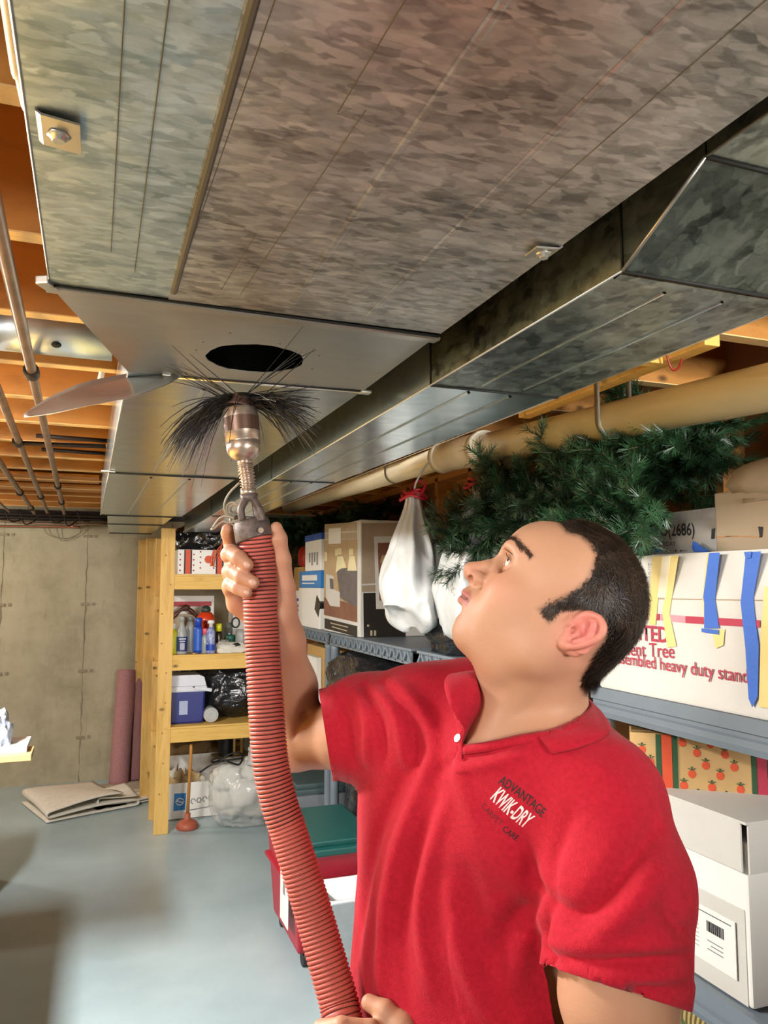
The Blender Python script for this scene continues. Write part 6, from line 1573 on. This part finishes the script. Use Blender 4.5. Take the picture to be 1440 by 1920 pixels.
def sweep_hose(b, C, r, pitch, seg=32, per=8):
    d = [0]
    for i in range(1, len(C)): d.append(d[-1] + (C[i]-C[i-1]).length)
    L = d[-1]; n = int(L/pitch*per); up = camdir(1, 0, 0); rings = []; j = 0
    for i in range(n+1):
        s = L*i/n
        while j < len(d)-2 and d[j+1] < s: j += 1
        t = (s-d[j])/max(1e-9, d[j+1]-d[j]); c = C[j].lerp(C[j+1], t)
        T0 = (C[min(j+1, len(C)-1)]-C[max(j-1, 0)]).normalized(); T1 = (C[min(j+2, len(C)-1)]-C[j]).normalized(); tg = T0.lerp(T1, t).normalized()
        u = (up - tg*up.dot(tg)).normalized(); up = u; v = tg.cross(u); row = []
        for k in range(seg):
            a = 2*math.pi*k/seg; ph = (s/pitch) % 1.0
            rad = r*(1 - .105*(abs(2*ph-1)**3.2))
            row.append(b.verts.new(c + (u*math.cos(a)+v*math.sin(a))*rad))
        rings.append((row, s))
    for i in range(n):
        for k in range(seg):
            f = b.faces.new((rings[i][0][k], rings[i][0][(k+1) % seg], rings[i+1][0][(k+1) % seg], rings[i+1][0][k])); f.smooth = True
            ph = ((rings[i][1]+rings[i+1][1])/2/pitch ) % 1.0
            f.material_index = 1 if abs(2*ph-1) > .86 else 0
    return rings
M_hose = mat('red_hose_rubber', '#bf5c50', .5, c2='#a84f45', scale=14)
M_groove = mat('hose_groove_dark', '#3d231c', .8)  # darker colour for the faces at the groove bottoms
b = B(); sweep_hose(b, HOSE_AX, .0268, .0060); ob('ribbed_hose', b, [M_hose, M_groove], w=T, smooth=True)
# cast block around the hose end
M_cast = Nt('worn_cast_metal'); _v = M_cast.coord(); M_cast.set(Base_Color=M_cast.ramp(M_cast.noise(_v, 60, 5, .7), [(.3, '#4a403c'), (.6, '#6d615c'), (.8, '#8d817c')]), Roughness=.55, Metallic=.35); M_cast.bump(M_cast.noise(_v, 120, 4), .35, .003); M_cast = M_cast.m
M_shaft = Nt('worn_nickel'); _v = M_shaft.coord((1, 1, 3)); M_shaft.set(Base_Color=M_shaft.ramp(M_shaft.noise(_v, 40, 5, .7), [(.3, '#a8907f'), (.7, '#d9cdc0')]), Roughness=.34, Metallic=.8); M_shaft = M_shaft.m
A0 = Vector(pt(479, 1012, D=1.165)); A1 = Vector(pt(470, 980, D=1.168)); A2 = Vector(pt(468, 972, D=1.168))
b = B(); tube(b, [A0, A0.lerp(A1, .1), A1, A2], [.0285, .0295, .0275, .0235], 28); ob('hose_collar', b, M_cast, w=T)
for px in (490,):
    c = Vector(pt(px, 994, D=1.137)); b = B(); tube(b, [c, c - Vector(VF)*.0045], .0042, 10); ob('rivet', b, M_shaft, w=T)
# fork bracket: two arms leaving an open window, closing into the shaft
def frame(px, py, d): return Vector(pt(px, py, D=d))
b = B()
for sgn, pa, pb, pc in ((-1, (455, 976), (452, 955), (460, 938)), (1, (492, 976), (487, 955), (476, 938))):
    for dd in (1.150, 1.186):
        c = smoothpath([frame(*pa, dd), frame(*pb, dd), frame(*pc, dd*.5+1.168*.5), frame(468, 930, 1.168)], 6); tube(b, c, .0055, 8)
P = []
for i in range(9):
    s = i/8; xa = 478 - 6*s; xb = 496 - 17*s; y_ = 976 - 44*s
    P.append([frame(xa, y_, 1.146+.012*s), frame((xa+xb)/2, y_, 1.142+.016*s), frame(xb, y_, 1.150+.012*s), frame(xb+1, y_, 1.186-.010*s), frame(xa, y_, 1.190-.012*s)])
grid_surf(b, P); solid(b, .003); tube(b, [frame(468, 940, 1.168), frame(467, 926, 1.168)], [.0125, .0135], 20)
ob('fork_bracket', b, M_cast, w=T)
b = B(); S = [frame(466, 928, 1.168), frame(464, 910, 1.168), frame(462, 890, 1.17), frame(460, 868, 1.17), frame(459, 862, 1.17)]
tube(b, [S[0], frame(465.5, 917, 1.168)], [.0118, .0118], 24)
Cc = smoothpath([frame(465.5, 917, 1.168), frame(464, 900, 1.168), frame(461, 880, 1.17), frame(460, 868, 1.17)], 30)
rr_ = [.0108 + .0016*math.sin(i*2*math.pi/9*1.0) for i in range(len(Cc))]
tube(b, Cc, rr_, 24); tube(b, [frame(460, 870, 1.17), frame(459, 862, 1.17)], .0115, 24); ob('coil_shaft', b, M_shaft, w=T)
K0, K1 = frame(459, 866, 1.17), frame(450, 767, 1.18); ax = K1-K0
b = B(); pr_ = [(0, .0105), (.04, .0135), (.10, .0205), (.20, .0255), (.36, .0262), (.37, .0250), (.38, .0262), (.50, .0262), (.51, .0268), (.94, .0268), (1.0, .0245)]
tube(b, [K0+ax*s for s, r in pr_], [r for s, r in pr_], 36); ob('brush_motor_cup', b, M_shaft, w=T)
M_band = mat('brown_cup_band', '#6f5548', .4, .5)
b = B(); tube(b, [K0+ax*.55, K0+ax*.82], .0272, 36, False); ob('cup_band', b, M_band, w=T)
K2 = frame(455, 745, 1.185); b = B(); tube(b, [K1, K1.lerp(K2, .3), K2], [.0240, .019, .014], 28); ob('brush_hub', b, mat('dark_hub', '#5b4238', .5, .3), w=T)
# bristles: long flexible black bristles leaving the hub in tufts, drooping on both sides
M_bris = mat('black_bristle', '#16120f', .32)
b = B(); rnd = random.Random(8); HC = K2 - Vector(VU)*.004
ups = camdir(0, 1, 0)
for i in range(330):
    az = rnd.gauss(3.15, .55) if rnd.random() < .56 else rnd.gauss(.0, .5)
    if rnd.random() < .05: az = rnd.uniform(0, 6.28)
    dr = camdir(math.cos(az), 0, -math.sin(az)*.8)
    left = math.cos(az) < 0
    rise = rnd.uniform(-.08, .16); L = rnd.uniform(.075, .125)*(1 if left else .95)
    droop = rnd.triangular(.25, 1.1, .7) if left else rnd.uniform(-.05, .75)
    if rnd.random() < .06: rise, droop = rnd.uniform(.4, .9), rnd.uniform(-.1, .3)
    if abs(math.cos(az)) < .3: droop += .3
    s0 = HC + dr*rnd.uniform(.004, .014) + ups*rnd.uniform(-.012, .010)
    sw = camdir(-math.sin(az), 0, -math.cos(az)*.8)*rnd.uniform(-.25, .25)
    q = [s0 + (dr+sw)*(L*t)*(1-.12*droop*t) + ups*(rise*L*t - droop*L*t*t) for t in (0, .2, .42, .65, .85, 1)]
    tube(b, q, [.00075, .00075, .0007, .0006, .0005, .0003], 4, False)
o = ob('bristles', b, M_bris, w=T); o['kind'] = 'stuff'
b = B(); tube(b, [K2-ups*.009, K2+ups*.006], [.0165, .015], 20); ob('bristle_clamp', b, M_bris, w=T)
# wires twisted at the side of the bracket
b = B()
for q in (((449, 905), (430, 925), (421, 945), (424, 962), (440, 972), (452, 970)), ((448, 948), (436, 942), (426, 948), (428, 964), (446, 968)), ((452, 952), (440, 946), (432, 952), (434, 960), (450, 962)), ((449, 975), (432, 980), (418, 978), (402, 990), (396, 993)), ((440, 972), (425, 968), (412, 972), (398, 990)), ((454, 976), (440, 985), (432, 975), (442, 966))):
    tube(b, smoothpath([frame(a, c, 1.16+.004*k) for k, (a, c) in enumerate(q)], 6), .0019, 6)
ob('control_wires', b, mat('pale_wire', '#9a9080', .5), w=T)

# ---------------------------------------------------------------- repeats share a group
GROUPS = {'garbage_bag': 'black plastic garbage bags', 'carton': 'cartons on the shelves', 'shelving_unit': 'grey shelving units along the right wall', 'hanging_bag': 'white bags hanging from the drain pipe',
          'bottle': 'bottles on the second wooden shelf', 'spray_can': 'aerosol cans on the second wooden shelf', 'ceiling_pipe': 'iron pipes under the joists', 'artificial_garland': 'green artificial garlands',
          'folded_carpet': 'folded carpet offcuts on the floor', 'carpet_roll': 'mauve carpet rolls', 'rag': 'rags on the second wooden shelf', 'storage_tote': 'lidded totes on the floor', 'board': 'boards on the work bench'}
for o in bpy.data.objects:
    if o.parent is None and o.get('category'):
        g = GROUPS.get(o.name.split('.')[0])
        if g: o['group'] = g
